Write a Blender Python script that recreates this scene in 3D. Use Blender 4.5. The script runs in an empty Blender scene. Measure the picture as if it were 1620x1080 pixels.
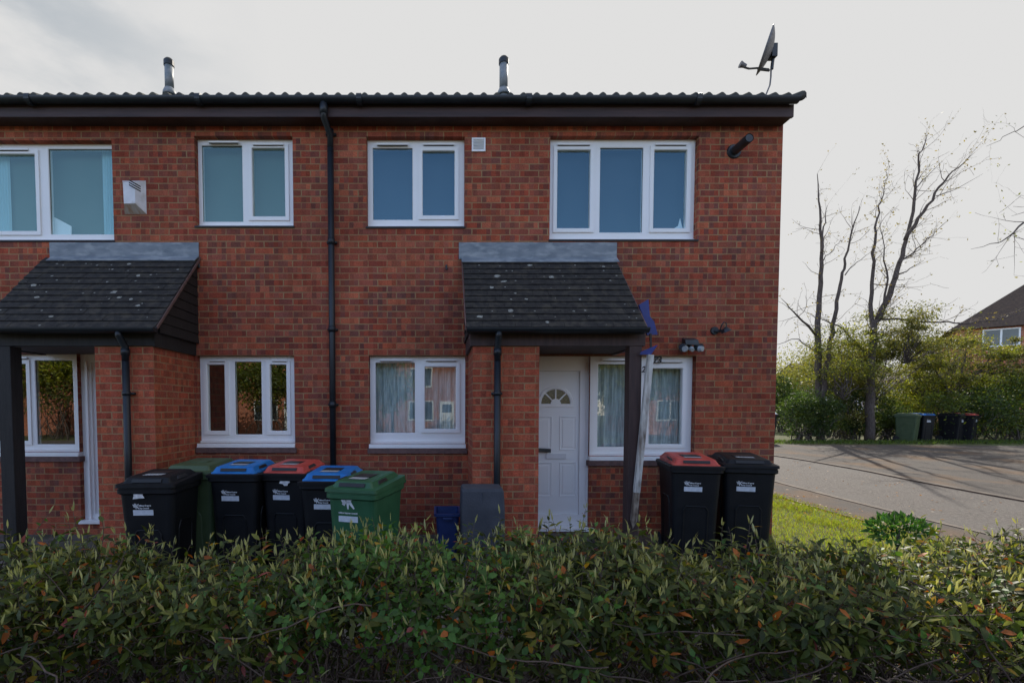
import bpy, math, random
import numpy as np
from mathutils import Vector, Matrix, Euler
random.seed(7); rng = np.random.default_rng(7)
sc = bpy.context.scene
COL = sc.collection
R = math.radians

# ------------------------------------------------------------------ camera
FPX = 760.0; PITCH = R(2.3); CX = 696.0; HY = 648.0; CAMZ = 1.52; CAMY = -5.8
cam = bpy.data.cameras.new('camera'); camo = bpy.data.objects.new('camera', cam); COL.objects.link(camo)
cam.sensor_width = 36.0; cam.lens = FPX / 1620 * 36
cam.shift_x = (810 - CX) / 1620
cam.shift_y = (HY - 540 + FPX * math.tan(PITCH)) / 1620
cam.clip_start = 0.05; cam.clip_end = 800
camo.location = (0, CAMY, CAMZ); camo.rotation_euler = (R(90) - PITCH, 0, 0)
sc.camera = camo

# ------------------------------------------------------------------ sky, sun, exposure
SKG = 2.6   # clear half of the sky, behind the camera
SAZ = R(29.5); SEL = R(38)
SUN = Vector((math.cos(SEL) * math.sin(SAZ), math.cos(SEL) * math.cos(SAZ), math.sin(SEL)))
w = bpy.data.worlds.new("World"); sc.world = w; w.use_nodes = True
nt = w.node_tree; nt.nodes.clear()
def N(nt, t, **kw):
    n = nt.nodes.new(t)
    for k, v in kw.items():
        if k in ('op',): n.operation = v
        elif hasattr(n, k): setattr(n, k, v)
    return n
L = nt.links.new
out = N(nt, 'ShaderNodeOutputWorld'); bg = N(nt, 'ShaderNodeBackground'); bg.inputs[1].default_value = 0.15
sky = N(nt, 'ShaderNodeTexSky'); sky.sky_type = 'NISHITA'; sky.sun_disc = False
sky.sun_elevation = SEL; sky.sun_rotation = SAZ; sky.dust_density = .6; sky.air_density = 1.0; sky.ozone_density = 2.5
tc = N(nt, 'ShaderNodeTexCoord')
dp = N(nt, 'ShaderNodeVectorMath', operation='DOT_PRODUCT'); dp.inputs[1].default_value = (math.sin(SAZ), math.cos(SAZ), 0)
L(tc.outputs['Generated'], dp.inputs[0])
mr = N(nt, 'ShaderNodeMapRange'); mr.interpolation_type = 'SMOOTHSTEP'
mr.inputs['From Min'].default_value = -0.45; mr.inputs['From Max'].default_value = 0.1
mr.inputs['To Min'].default_value = .06; mr.inputs['To Max'].default_value = 1.0
L(dp.outputs['Value'], mr.inputs['Value'])
cn = N(nt, 'ShaderNodeTexNoise'); cn.inputs['Scale'].default_value = 2.6; cn.inputs['Detail'].default_value = 7; cn.inputs['Roughness'].default_value = .55
mp = N(nt, 'ShaderNodeMapping'); mp.inputs['Scale'].default_value = (1, 1, 2.6); mp.inputs['Location'].default_value = (3.3, 1.2, .4)
L(tc.outputs['Generated'], mp.inputs['Vector']); L(mp.outputs[0], cn.inputs['Vector'])
sx = N(nt, 'ShaderNodeSeparateXYZ'); L(tc.outputs['Generated'], sx.inputs[0])
lf = N(nt, 'ShaderNodeMapRange'); lf.inputs['From Min'].default_value = -0.27; lf.inputs['From Max'].default_value = -0.56
L(sx.outputs['X'], lf.inputs['Value'])
cr = N(nt, 'ShaderNodeMapRange'); cr.interpolation_type = 'SMOOTHSTEP'; cr.inputs['From Min'].default_value = .38; cr.inputs['From Max'].default_value = .62
L(cn.outputs['Fac'], cr.inputs['Value'])
ml = N(nt, 'ShaderNodeMath', op='MULTIPLY'); L(lf.outputs[0], ml.inputs[0]); L(cr.outputs[0], ml.inputs[1])
cm = N(nt, 'ShaderNodeMix', data_type='RGBA'); cm.inputs[6].default_value = (4.97, 4.95, 4.92, 1); cm.inputs[7].default_value = (3.0, 3.3, 3.6, 1)
L(ml.outputs[0], cm.inputs[0])
fm = N(nt, 'ShaderNodeMix', data_type='RGBA'); L(mr.outputs[0], fm.inputs[0]); skg = N(nt, 'ShaderNodeMix', data_type='RGBA', blend_type='MULTIPLY'); skg.inputs[0].default_value = 1; skg.inputs[7].default_value = (SKG * 1.15, SKG * .98, SKG * .95, 1); L(sky.outputs[0], skg.inputs[6]); L(skg.outputs[2], fm.inputs[6]); L(cm.outputs[2], fm.inputs[7])
L(fm.outputs[2], bg.inputs[0]); L(bg.outputs[0], out.inputs[0])

sl = bpy.data.lights.new('sun', 'SUN'); sl.energy = 4.8; sl.angle = R(.5); sl.color = (1, .93, .82)
slo = bpy.data.objects.new('sun', sl); COL.objects.link(slo); slo.location = (10, 20, 30)
slo.rotation_euler = (-SUN).to_track_quat('-Z', 'Y').to_euler()
vs = sc.view_settings; vs.view_transform = 'Standard'; vs.look = 'None'; vs.exposure = 0.0; vs.gamma = 1
sc.cycles.max_bounces = 6; sc.cycles.transparent_max_bounces = 10

# ------------------------------------------------------------------ helpers
cp, sp = math.cos(PITCH), math.sin(PITCH)
HYP = HY + FPX * math.tan(PITCH)
def P(px, py, Y):
    u = (px - CX) / FPX; v = -(py - HYP) / FPX
    d = Vector((u, cp + v * sp, v * cp - sp))
    t = (Y - CAMY) / d.y
    return Vector((d.x * t, Y, CAMZ + d.z * t))
def G(x, y):
    """terrain height"""
    if y < 0:
        t = min(1, -y / 2.2); return -0.09 * t * t * (3 - 2 * t)
    t = min(1, y / 13.0); return 0.34 * t * t * (3 - 2 * t)

ORG = {}
def tagp(o, label=None, cat=None, group=None, kind=None):
    if label: o['label'] = label
    if cat: o['category'] = cat
    if group: o['group'] = group
    if kind: o['kind'] = kind
    return o
def thing(name, label, cat, loc=(0, 0, 0), rz=0, group=None):
    o = bpy.data.objects.new(name, None); COL.objects.link(o); o.location = loc; o.rotation_euler = (0, 0, rz)
    o.empty_display_size = .1
    ORG[o.name] = Vector(loc)
    return tagp(o, label, cat, group)

class MB:
    def __init__(s): s.v = []; s.f = []; s.m = []; s.mi = 0
    def add(s, vs, fs):
        b = len(s.v); s.v += [tuple(x) for x in vs]
        for f in fs: s.f.append(tuple(b + i for i in f)); s.m.append(s.mi)
        return s
    def quad(s, a, b, c, d): return s.add([a, b, c, d], [(0, 1, 2, 3)])
    def box(s, x0, x1, y0, y1, z0, z1):
        return s.add([(x0, y0, z0), (x1, y0, z0), (x1, y1, z0), (x0, y1, z0), (x0, y0, z1), (x1, y0, z1), (x1, y1, z1), (x0, y1, z1)],
                     [(0, 3, 2, 1), (4, 5, 6, 7), (0, 1, 5, 4), (1, 2, 6, 5), (2, 3, 7, 6), (3, 0, 4, 7)])
    def hexa(s, bot, top):
        return s.add(list(bot) + list(top), [(0, 3, 2, 1), (4, 5, 6, 7), (0, 1, 5, 4), (1, 2, 6, 5), (2, 3, 7, 6), (3, 0, 4, 7)])
    def tube(s, pts, rad, n=10, cap=True):
        pts = [Vector(p) for p in pts]
        if not hasattr(rad, '__len__'): rad = [rad] * len(pts)
        rings = []; up = None
        for i, p in enumerate(pts):
            d = (pts[min(i + 1, len(pts) - 1)] - pts[max(i - 1, 0)]).normalized()
            if up is None:
                up = Vector((0, 0, 1)) if abs(d.z) < .9 else Vector((1, 0, 0))
            a = d.cross(up).normalized(); b = a.cross(d).normalized(); up = b
            rings.append([p + (a * math.cos(t) + b * math.sin(t)) * rad[i] for t in [2 * math.pi * k / n for k in range(n)]])
        vs = [q for r in rings for q in r]; fs = []
        for i in range(len(pts) - 1):
            for k in range(n):
                k2 = (k + 1) % n; fs.append((i * n + k, i * n + k2, (i + 1) * n + k2, (i + 1) * n + k))
        if cap: fs.append(tuple(range(n))[::-1]); fs.append(tuple(range((len(pts) - 1) * n, len(pts) * n)))
        return s.add(vs, fs)
    def build(s, name, mat, parent=None, smooth=False, bevel=0, world=True, seg=2):
        me = bpy.data.meshes.new(name)
        off = Vector((0, 0, 0))
        if parent is not None and world:
            r = parent
            while r.parent: r = r.parent
            off = r.location
        me.from_pydata([(v[0] - off[0], v[1] - off[1], v[2] - off[2]) for v in s.v], [], s.f)
        mats = mat if isinstance(mat, (list, tuple)) else [mat]
        for m in mats: me.materials.append(m)
        if len(mats) > 1: me.polygons.foreach_set('material_index', s.m)
        if smooth: me.polygons.foreach_set('use_smooth', [True] * len(me.polygons))
        me.update()
        o = bpy.data.objects.new(name, me); COL.objects.link(o)
        if parent is not None: o.parent = parent
        if bevel:
            md = o.modifiers.new('bevel', 'BEVEL'); md.width = bevel; md.segments = seg; md.limit_method = 'ANGLE'; md.angle_limit = R(40)
        if smooth and not bevel:
            pass
        return o

def holed(mb, outer, holes, y0, y1, back=True, cham=0):
    """slab in XZ from y0 (front) to y1 with rectangular holes; outer/holes = (x0,x1,z0,z1)"""
    xs = sorted({outer[0], outer[1], *[h[0] for h in holes], *[h[1] for h in holes]})
    zs = sorted({outer[2], outer[3], *[h[2] for h in holes], *[h[3] for h in holes]})
    xs = [x for x in xs if outer[0] <= x <= outer[1]]; zs = [z for z in zs if outer[2] <= z <= outer[3]]
    def inh(x, z): return any(h[0] < x < h[1] and h[2] < z < h[3] for h in holes)
    for i in range(len(xs) - 1):
        for j in range(len(zs) - 1):
            if inh((xs[i] + xs[i + 1]) / 2, (zs[j] + zs[j + 1]) / 2): continue
            a, b, c, d = xs[i], xs[i + 1], zs[j], zs[j + 1]
            mb.quad((a, y0, c), (b, y0, c), (b, y0, d), (a, y0, d))
            if back: mb.quad((a, y1, c), (a, y1, d), (b, y1, d), (b, y1, c))
    for h in holes:
        a, b, c, d = h; k = cham
        if k:   # sloped glazing bead
            o4 = [(a, y0, c), (b, y0, c), (b, y0, d), (a, y0, d)]; i4 = [(a + k, y0 + k * .8, c + k), (b - k, y0 + k * .8, c + k), (b - k, y0 + k * .8, d - k), (a + k, y0 + k * .8, d - k)]
            e4 = [(p[0], y1, p[2]) for p in i4]
            for q in range(4):
                r = (q + 1) % 4
                mb.quad(o4[q], o4[r], i4[r], i4[q]); mb.quad(i4[q], i4[r], e4[r], e4[q])
        else:
            for (x0, z0, x1, z1) in ((a, c, b, c), (b, c, b, d), (b, d, a, d), (a, d, a, c)):
                if outer[0] - 1e-6 <= min(x0, x1) and max(x0, x1) <= outer[1] + 1e-6:
                    mb.quad((x0, y0, z0), (x1, y0, z1), (x1, y1, z1), (x0, y1, z0))
    a, b, c, d = outer
    for (x0, z0, x1, z1) in ((a, c, a, d), (a, d, b, d), (b, d, b, c), (b, c, a, c)):
        mb.quad((x0, y0, z0), (x1, y0, z1), (x1, y1, z1), (x0, y1, z0))
    return mb

# ------------------------------------------------------------------ materials
def newmat(name):
    m = bpy.data.materials.new(name); m.use_nodes = True; nt = m.node_tree
    b = nt.nodes['Principled BSDF']; return m, nt, b
def noise_mat(name, c1, c2, scale=8, rough=.6, bump=0, bscale=None, detail=6, metallic=0, spec=.5, stretch=None, world=False, r2=None, c3=None, s3=1.5, lo=.35, hi=.65):
    m, nt, b = newmat(name); L = nt.links.new
    if world:
        g = N(nt, 'ShaderNodeNewGeometry'); vec = g.outputs['Position']
    else:
        t = N(nt, 'ShaderNodeTexCoord'); vec = t.outputs['Object']
    if stretch:
        mp = N(nt, 'ShaderNodeMapping'); mp.inputs['Scale'].default_value = stretch; L(vec, mp.inputs[0]); vec = mp.outputs[0]
    n = N(nt, 'ShaderNodeTexNoise'); n.inputs['Scale'].default_value = scale; n.inputs['Detail'].default_value = detail; L(vec, n.inputs['Vector'])
    rp = N(nt, 'ShaderNodeMapRange'); rp.inputs['From Min'].default_value = lo; rp.inputs['From Max'].default_value = hi; L(n.outputs['Fac'], rp.inputs['Value'])
    mx = N(nt, 'ShaderNodeMix', data_type='RGBA'); mx.inputs[6].default_value = (*c1, 1); mx.inputs[7].default_value = (*c2, 1); L(rp.outputs[0], mx.inputs[0])
    colo = mx.outputs[2]
    if c3:
        n3 = N(nt, 'ShaderNodeTexNoise'); n3.inputs['Scale'].default_value = s3; n3.inputs['Detail'].default_value = 5; L(vec, n3.inputs['Vector'])
        r3 = N(nt, 'ShaderNodeMapRange'); r3.inputs['From Min'].default_value = .5; r3.inputs['From Max'].default_value = .68; L(n3.outputs['Fac'], r3.inputs['Value'])
        m3 = N(nt, 'ShaderNodeMix', data_type='RGBA'); m3.inputs[7].default_value = (*c3, 1); L(colo, m3.inputs[6]); L(r3.outputs[0], m3.inputs[0]); colo = m3.outputs[2]
    L(colo, b.inputs['Base Color'])
    b.inputs['Roughness'].default_value = rough; b.inputs['Metallic'].default_value = metallic; b.inputs['Specular IOR Level'].default_value = spec
    if r2 is not None:
        rr = N(nt, 'ShaderNodeMapRange'); rr.inputs['To Min'].default_value = rough; rr.inputs['To Max'].default_value = r2; L(n.outputs['Fac'], rr.inputs['Value']); L(rr.outputs[0], b.inputs['Roughness'])
    if bump:
        nb = N(nt, 'ShaderNodeTexNoise'); nb.inputs['Scale'].default_value = bscale or scale * 4; nb.inputs['Detail'].default_value = 5; L(vec, nb.inputs['Vector'])
        bp = N(nt, 'ShaderNodeBump'); bp.inputs['Strength'].default_value = bump; bp.inputs['Distance'].default_value = .01
        L(nb.outputs['Fac'], bp.inputs['Height']); L(bp.outputs[0], b.inputs['Normal'])
    return m

def brick_mat(name, tones, mortar=(.26, .19, .12), band=.6, bw=.225, bh=.075, seed=0):
    m, nt, b = newmat(name); L = nt.links.new
    g = N(nt, 'ShaderNodeNewGeometry'); sp_ = N(nt, 'ShaderNodeSeparateXYZ'); L(g.outputs['Position'], sp_.inputs[0])
    sn = N(nt, 'ShaderNodeSeparateXYZ'); L(g.outputs['True Normal'], sn.inputs[0])
    ab = N(nt, 'ShaderNodeMath', op='ABSOLUTE'); L(sn.outputs['X'], ab.inputs[0])
    gt = N(nt, 'ShaderNodeMath', op='GREATER_THAN'); L(ab.outputs[0], gt.inputs[0]); gt.inputs[1].default_value = .6
    mu = N(nt, 'ShaderNodeMix', data_type='FLOAT'); L(gt.outputs[0], mu.inputs[0]); L(sp_.outputs['X'], mu.inputs[2]); L(sp_.outputs['Y'], mu.inputs[3])
    u0 = N(nt, 'ShaderNodeMath', op='ADD'); L(mu.outputs[0], u0.inputs[0]); u0.inputs[1].default_value = 40.0 + seed
    z0 = N(nt, 'ShaderNodeMath', op='ADD'); L(sp_.outputs['Z'], z0.inputs[0]); z0.inputs[1].default_value = 6.0
    # slight wobble of the courses
    wn = N(nt, 'ShaderNodeTexNoise'); wn.inputs['Scale'].default_value = 5; wn.inputs['Detail'].default_value = 2; L(g.outputs['Position'], wn.inputs['Vector'])
    wz = N(nt, 'ShaderNodeMath', op='MULTIPLY_ADD'); L(wn.outputs['Fac'], wz.inputs[0]); wz.inputs[1].default_value = .008; L(z0.outputs[0], wz.inputs[2])
    wn2 = N(nt, 'ShaderNodeTexNoise'); wn2.inputs['Scale'].default_value = 17; wn2.inputs['Detail'].default_value = 2; L(g.outputs['Position'], wn2.inputs['Vector'])
    wu = N(nt, 'ShaderNodeMath', op='MULTIPLY_ADD'); L(wn2.outputs['Fac'], wu.inputs[0]); wu.inputs[1].default_value = .012; L(u0.outputs[0], wu.inputs[2])
    cb = N(nt, 'ShaderNodeCombineXYZ'); L(wu.outputs[0], cb.inputs[0]); L(wz.outputs[0], cb.inputs[1])
    br = N(nt, 'ShaderNodeTexBrick'); br.inputs['Scale'].default_value = 1; br.inputs['Brick Width'].default_value = bw; br.inputs['Row Height'].default_value = bh
    br.inputs['Mortar Size'].default_value = .0072; br.inputs['Mortar Smooth'].default_value = .25; br.offset = .5
    br.inputs['Color1'].default_value = (0, 0, 0, 1); br.inputs['Color2'].default_value = (1, 1, 1, 1); br.inputs['Mortar'].default_value = (.5, .5, .5, 1)
    L(cb.outputs[0], br.inputs['Vector'])
    ramp = N(nt, 'ShaderNodeValToRGB'); ramp.color_ramp.interpolation = 'LINEAR'
    el = ramp.color_ramp.elements
    while len(el) < len(tones): el.new(.5)
    for i, t in enumerate(tones): el[i].position = i / (len(tones) - 1); el[i].color = (*t, 1)
    L(br.outputs['Color'], ramp.inputs[0])
    # kiss marks: darker quarter-brick bands, random per cell
    du = N(nt, 'ShaderNodeMath', op='DIVIDE'); L(wu.outputs[0], du.inputs[0]); du.inputs[1].default_value = bw / 4.0
    fu = N(nt, 'ShaderNodeMath', op='FLOOR'); L(du.outputs[0], fu.inputs[0])
    dz = N(nt, 'ShaderNodeMath', op='DIVIDE'); L(wz.outputs[0], dz.inputs[0]); dz.inputs[1].default_value = bh
    fz = N(nt, 'ShaderNodeMath', op='FLOOR'); L(dz.outputs[0], fz.inputs[0])
    c2 = N(nt, 'ShaderNodeCombineXYZ'); L(fu.outputs[0], c2.inputs[0]); L(fz.outputs[0], c2.inputs[1])
    wnz = N(nt, 'ShaderNodeTexWhiteNoise', noise_dimensions='2D'); L(c2.outputs[0], wnz.inputs['Vector'])
    bm = N(nt, 'ShaderNodeMapRange'); bm.inputs['From Min'].default_value = .48; bm.inputs['From Max'].default_value = .85; L(wnz.outputs['Value'], bm.inputs['Value'])
    # soft patchiness of where the marks appear
    pn = N(nt, 'ShaderNodeTexNoise'); pn.inputs['Scale'].default_value = .8; pn.inputs['Detail'].default_value = 3; L(g.outputs['Position'], pn.inputs['Vector'])
    pm = N(nt, 'ShaderNodeMapRange'); pm.inputs['From Min'].default_value = .35; pm.inputs['From Max'].default_value = .6; pm.inputs['To Min'].default_value = .25; L(pn.outputs['Fac'], pm.inputs['Value'])
    mm = N(nt, 'ShaderNodeMath', op='MULTIPLY'); L(bm.outputs[0], mm.inputs[0]); L(pm.outputs[0], mm.inputs[1])
    mm2 = N(nt, 'ShaderNodeMath', op='MULTIPLY'); L(mm.outputs[0], mm2.inputs[0]); mm2.inputs[1].default_value = band
    dk = N(nt, 'ShaderNodeMix', data_type='RGBA'); L(mm2.outputs[0], dk.inputs[0]); L(ramp.outputs[0], dk.inputs[6]); dk.inputs[7].default_value = (.085, .05, .048, 1)
    cv = N(nt, 'ShaderNodeMapRange'); cv.inputs['To Min'].default_value = .8; cv.inputs['To Max'].default_value = 1.25; wc = N(nt, 'ShaderNodeSeparateColor'); L(wnz.outputs['Color'], wc.inputs[0]); L(wc.outputs[1], cv.inputs['Value'])
    cvm = N(nt, 'ShaderNodeMix', data_type='RGBA', blend_type='MULTIPLY'); cvm.inputs[0].default_value = 1; L(dk.outputs[2], cvm.inputs[6]); L(cv.outputs[0], cvm.inputs[7]); dk = cvm
    # fine grain
    fn = N(nt, 'ShaderNodeTexNoise'); fn.inputs['Scale'].default_value = 60; fn.inputs['Detail'].default_value = 5; L(g.outputs['Position'], fn.inputs['Vector'])
    fr = N(nt, 'ShaderNodeMapRange'); fr.inputs['From Min'].default_value = .3; fr.inputs['From Max'].default_value = .7; fr.inputs['To Min'].default_value = .72; fr.inputs['To Max'].default_value = 1.22; L(fn.outputs['Fac'], fr.inputs['Value'])
    gm = N(nt, 'ShaderNodeMix', data_type='RGBA', blend_type='MULTIPLY'); gm.inputs[0].default_value = 1; L(dk.outputs[2], gm.inputs[6]); L(fr.outputs[0], gm.inputs[7])
    # pale efflorescence flecks
    en = N(nt, 'ShaderNodeTexNoise'); en.inputs['Scale'].default_value = 9; en.inputs['Detail'].default_value = 8; en.inputs['Roughness'].default_value = .75; L(g.outputs['Position'], en.inputs['Vector'])
    er = N(nt, 'ShaderNodeMapRange'); er.inputs['From Min'].default_value = .66; er.inputs['From Max'].default_value = .74; er.inputs['To Max'].default_value = .35; L(en.outputs['Fac'], er.inputs['Value'])
    ef = N(nt, 'ShaderNodeMix', data_type='RGBA'); L(er.outputs[0], ef.inputs[0]); L(gm.outputs[2], ef.inputs[6]); ef.inputs[7].default_value = (.4, .33, .27, 1)
    mfn = N(nt, 'ShaderNodeMapRange'); mfn.inputs['From Min'].default_value = .3; mfn.inputs['From Max'].default_value = .6; mfn.inputs['To Min'].default_value = .35; mfn.inputs['To Max'].default_value = 1.0; L(wn.outputs['Fac'], mfn.inputs['Value'])
    mfm = N(nt, 'ShaderNodeMath', op='MULTIPLY'); L(mfn.outputs[0], mfm.inputs[0]); L(br.outputs['Fac'], mfm.inputs[1])
    mc = N(nt, 'ShaderNodeMix', data_type='RGBA'); L(mfm.outputs[0], mc.inputs[0]); L(ef.outputs[2], mc.inputs[6]); mc.inputs[7].default_value = (*mortar, 1)
    # broad weathering
    bn = N(nt, 'ShaderNodeTexNoise'); bn.inputs['Scale'].default_value = .7; bn.inputs['Detail'].default_value = 6; L(g.outputs['Position'], bn.inputs['Vector'])
    bnr = N(nt, 'ShaderNodeMapRange'); bnr.inputs['From Min'].default_value = .3; bnr.inputs['From Max'].default_value = .7; bnr.inputs['To Min'].default_value = .78; bnr.inputs['To Max'].default_value = 1.18; L(bn.outputs['Fac'], bnr.inputs['Value'])
    bmul = N(nt, 'ShaderNodeMix', data_type='RGBA', blend_type='MULTIPLY'); bmul.inputs[0].default_value = 1; L(mc.outputs[2], bmul.inputs[6]); L(bnr.outputs[0], bmul.inputs[7])
    L(bmul.outputs[2], b.inputs['Base Color']); b.inputs['Roughness'].default_value = .9; b.inputs['Specular IOR Level'].default_value = .25
    h = N(nt, 'ShaderNodeMath', op='MULTIPLY_ADD'); L(br.outputs['Fac'], h.inputs[0]); h.inputs[1].default_value = -1.0; L(fn.outputs['Fac'], h.inputs[2])
    bp = N(nt, 'ShaderNodeBump'); bp.inputs['Strength'].default_value = .7; bp.inputs['Distance'].default_value = .006; L(h.outputs[0], bp.inputs['Height']); L(bp.outputs[0], b.inputs['Normal'])
    return m

def leaf_mat(name, trans=.35, rough=.45, gain=1.0, spec=.4):
    m, nt, b = newmat(name); L = nt.links.new
    a = N(nt, 'ShaderNodeVertexColor'); a.layer_name = 'leafcol'
    g = N(nt, 'ShaderNodeNewGeometry')
    n = N(nt, 'ShaderNodeTexNoise'); n.inputs['Scale'].default_value = 45; n.inputs['Detail'].default_value = 3; L(g.outputs['Position'], n.inputs['Vector'])
    r = N(nt, 'ShaderNodeMapRange'); r.inputs['To Min'].default_value = .6 * gain; r.inputs['To Max'].default_value = 1.4 * gain; L(n.outputs['Fac'], r.inputs['Value'])
    mx = N(nt, 'ShaderNodeMix', data_type='RGBA', blend_type='MULTIPLY'); mx.inputs[0].default_value = 1; L(a.outputs['Color'], mx.inputs[6]); L(r.outputs[0], mx.inputs[7])
    L(mx.outputs[2], b.inputs['Base Color']); b.inputs['Roughness'].default_value = rough; b.inputs['Specular IOR Level'].default_value = spec
    t = N(nt, 'ShaderNodeBsdfTranslucent'); 
    tm = N(nt, 'ShaderNodeMix', data_type='RGBA', blend_type='MULTIPLY'); tm.inputs[0].default_value = 1; L(mx.outputs[2], tm.inputs[6]); tm.inputs[7].default_value = (2.6, 2.4, .9, 1)
    L(tm.outputs[2], t.inputs['Color'])
    ms = N(nt, 'ShaderNodeMixShader'); ms.inputs[0].default_value = trans
    o = nt.nodes['Material Output']; L(b.outputs[0], ms.inputs[1]); L(t.outputs[0], ms.inputs[2]); L(ms.outputs[0], o.inputs['Surface'])
    return m

def glass_mat(name, refl=.16, tint=(.9, .95, .95), rough=0.0, gcol=(.95, 1, 1)):
    m, nt, b = newmat(name); L = nt.links.new; nt.nodes.remove(b)
    tr = N(nt, 'ShaderNodeBsdfTransparent'); tr.inputs[0].default_value = (*tint, 1)
    gl = N(nt, 'ShaderNodeBsdfGlossy'); gl.inputs['Roughness'].default_value = rough; gl.inputs['Color'].default_value = (*gcol, 1)
    g = N(nt, 'ShaderNodeNewGeometry')
    n = N(nt, 'ShaderNodeTexNoise'); n.inputs['Scale'].default_value = 1.4; n.inputs['Detail'].default_value = 1; L(g.outputs['Position'], n.inputs['Vector'])
    bp = N(nt, 'ShaderNodeBump'); bp.inputs['Strength'].default_value = .06; bp.inputs['Distance'].default_value = .02; L(n.outputs['Fac'], bp.inputs['Height']); L(bp.outputs[0], gl.inputs['Normal'])
    fr = N(nt, 'ShaderNodeFresnel'); fr.inputs[0].default_value = 1.5
    ad = N(nt, 'ShaderNodeMath', op='ADD'); L(fr.outputs[0], ad.inputs[0]); ad.inputs[1].default_value = refl - .04; ad.use_clamp = True
    bf = N(nt, 'ShaderNodeMath', op='SUBTRACT'); bf.inputs[0].default_value = 1; L(g.outputs['Backfacing'], bf.inputs[1])
    fb = N(nt, 'ShaderNodeMath', op='MULTIPLY'); L(ad.outputs[0], fb.inputs[0]); L(bf.outputs[0], fb.inputs[1])
    ms = N(nt, 'ShaderNodeMixShader'); L(fb.outputs[0], ms.inputs[0]); L(tr.outputs[0], ms.inputs[1]); L(gl.outputs[0], ms.inputs[2])
    L(ms.outputs[0], nt.nodes['Material Output'].inputs['Surface'])
    return m

M = {}
M['brick'] = brick_mat('red brick', [(.25, .053, .032), (.30, .06, .03), (.25, .074, .046), (.36, .082, .038), (.24, .07, .048), (.40, .11, .055), (.28, .059, .034)], mortar=(.31, .195, .10), band=.62)
M['brickpier'] = brick_mat('orange brick', [(.31, .064, .034), (.39, .084, .042), (.33, .084, .045), (.43, .108, .05), (.29, .072, .045)], mortar=(.34, .21, .11), band=.3, seed=.07)
M['brickfar'] = brick_mat('far brick', [(.4, .13, .07), (.5, .17, .09)], mortar=(.35, .3, .25), band=.2)
M['upvc'] = noise_mat('white upvc', (.82, .83, .82), (.85, .85, .85), 3, .35)
M['upvc_dirty'] = noise_mat('dirty white upvc', (.55, .52, .44), (.72, .7, .66), 6, .45)
M['door'] = noise_mat('door upvc', (.78, .8, .8), (.82, .83, .83), 2, .4)
M['sill'] = noise_mat('dark brick sill', (.1, .06, .055), (.16, .09, .08), 20, .85, .3)
M['seal'] = noise_mat('black gasket', (.012, .012, .014), (.02, .02, .02), 10, .6)
M['glass'] = glass_mat('window glass', .22)
M['glassup'] = glass_mat('upper window glass', .12, gcol=(.5, .85, 1.0))
M['glassnet'] = glass_mat('ground floor window glass', .15)
M['glassteal'] = glass_mat('teal tinted window glass', .12, gcol=(.6, .86, .8))
M['tile'] = noise_mat('dark concrete roof tile', (.03, .033, .032), (.07, .068, .058), 14, .85, .5, 60, c3=(.09, .085, .06), s3=3)
M['porchtile'] = noise_mat('porch plain tile', (.013, .012, .012), (.03, .027, .024), 18, .9, .6, 70, c3=(.05, .043, .033), s3=9)
M['rooftile'] = M['tile']
M['lead'] = noise_mat('lead flashing', (.14, .17, .2), (.22, .25, .28), 5, .6, .2, 30, c3=(.3, .33, .35), s3=6, stretch=(1, 1, 2.5))
M['gutter'] = noise_mat('black plastic gutter', (.006, .010, .015), (.012, .017, .023), 6, .45, .05, 40)
M['fascia'] = noise_mat('brown painted fascia', (.03, .015, .014), (.058, .029, .026), 5, .6, .3, 30, stretch=(.3, 1, 4), world=True)
M['blackwood'] = noise_mat('black stained timber', (.008, .0075, .008), (.017, .015, .015), 6, .7, .4, 30, stretch=(6, 6, .5))
M['brownwood'] = noise_mat('brown stained timber', (.035, .018, .017), (.06, .032, .028), 6, .65, .3, 30, stretch=(6, 6, .5))
M['soffit'] = noise_mat('soffit board', (.04, .022, .02), (.06, .035, .03), 6, .7)
M['flue'] = noise_mat('grey flue', (.15, .18, .2), (.24, .26, .28), 12, .5)
M['vent'] = noise_mat('white plastic vent', (.8, .82, .84), (.88, .88, .88), 12, .4)
M['alarm'] = noise_mat('weathered white plastic', (.62, .63, .66), (.74, .74, .76), 9, .45, c3=(.45, .42, .38), s3=6)
M['dirtyalarm'] = noise_mat('rust stained plastic', (.4, .27, .18), (.5, .47, .44), 9, .6, stretch=(4, 1, 1))
M['blackplastic'] = noise_mat('black plastic', (.0035, .0045, .0065), (.007, .008, .010), 7, .5, .15, 90, r2=.65, spec=.3)
M['oliveplastic'] = noise_mat('faded olive plastic', (.045, .075, .03), (.06, .095, .04), 7, .55, .15, 90)
M['greenplastic'] = noise_mat('green plastic', (.016, .085, .035), (.025, .11, .048), 7, .48, .15, 90)
M['blueplastic'] = noise_mat('bright blue plastic', (.0, .13, .42), (.01, .19, .52), 9, .5, .1, 60)
M['redplastic'] = noise_mat('faded red plastic', (.45, .05, .035), (.6, .09, .06), 9, .5, .1, 60)
M['navyplastic'] = noise_mat('navy plastic', (.012, .03, .12), (.02, .045, .16), 9, .45)
M['signflareblue'] = noise_mat('royal blue board and lens flare', (.002, .012, .14), (.004, .02, .2), 9, .35)
M['rubber'] = noise_mat('rubber', (.015, .015, .015), (.03, .03, .03), 20, .85)
M['sticker'] = noise_mat('white sticker', (.5, .54, .6), (.62, .66, .72), 30, .45)
M['paper'] = noise_mat('torn paper', (.5, .5, .52), (.75, .75, .76), 25, .8)
M['lettering'] = noise_mat('white lettering', (.6, .62, .65), (.7, .72, .75), 5, .5)
M['blackmetal'] = noise_mat('black metal', (.012, .015, .018), (.03, .035, .04), 9, .4)
M['lampglass'] = noise_mat('frosted lens', (.3, .34, .36), (.4, .44, .46), 20, .25)
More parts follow.
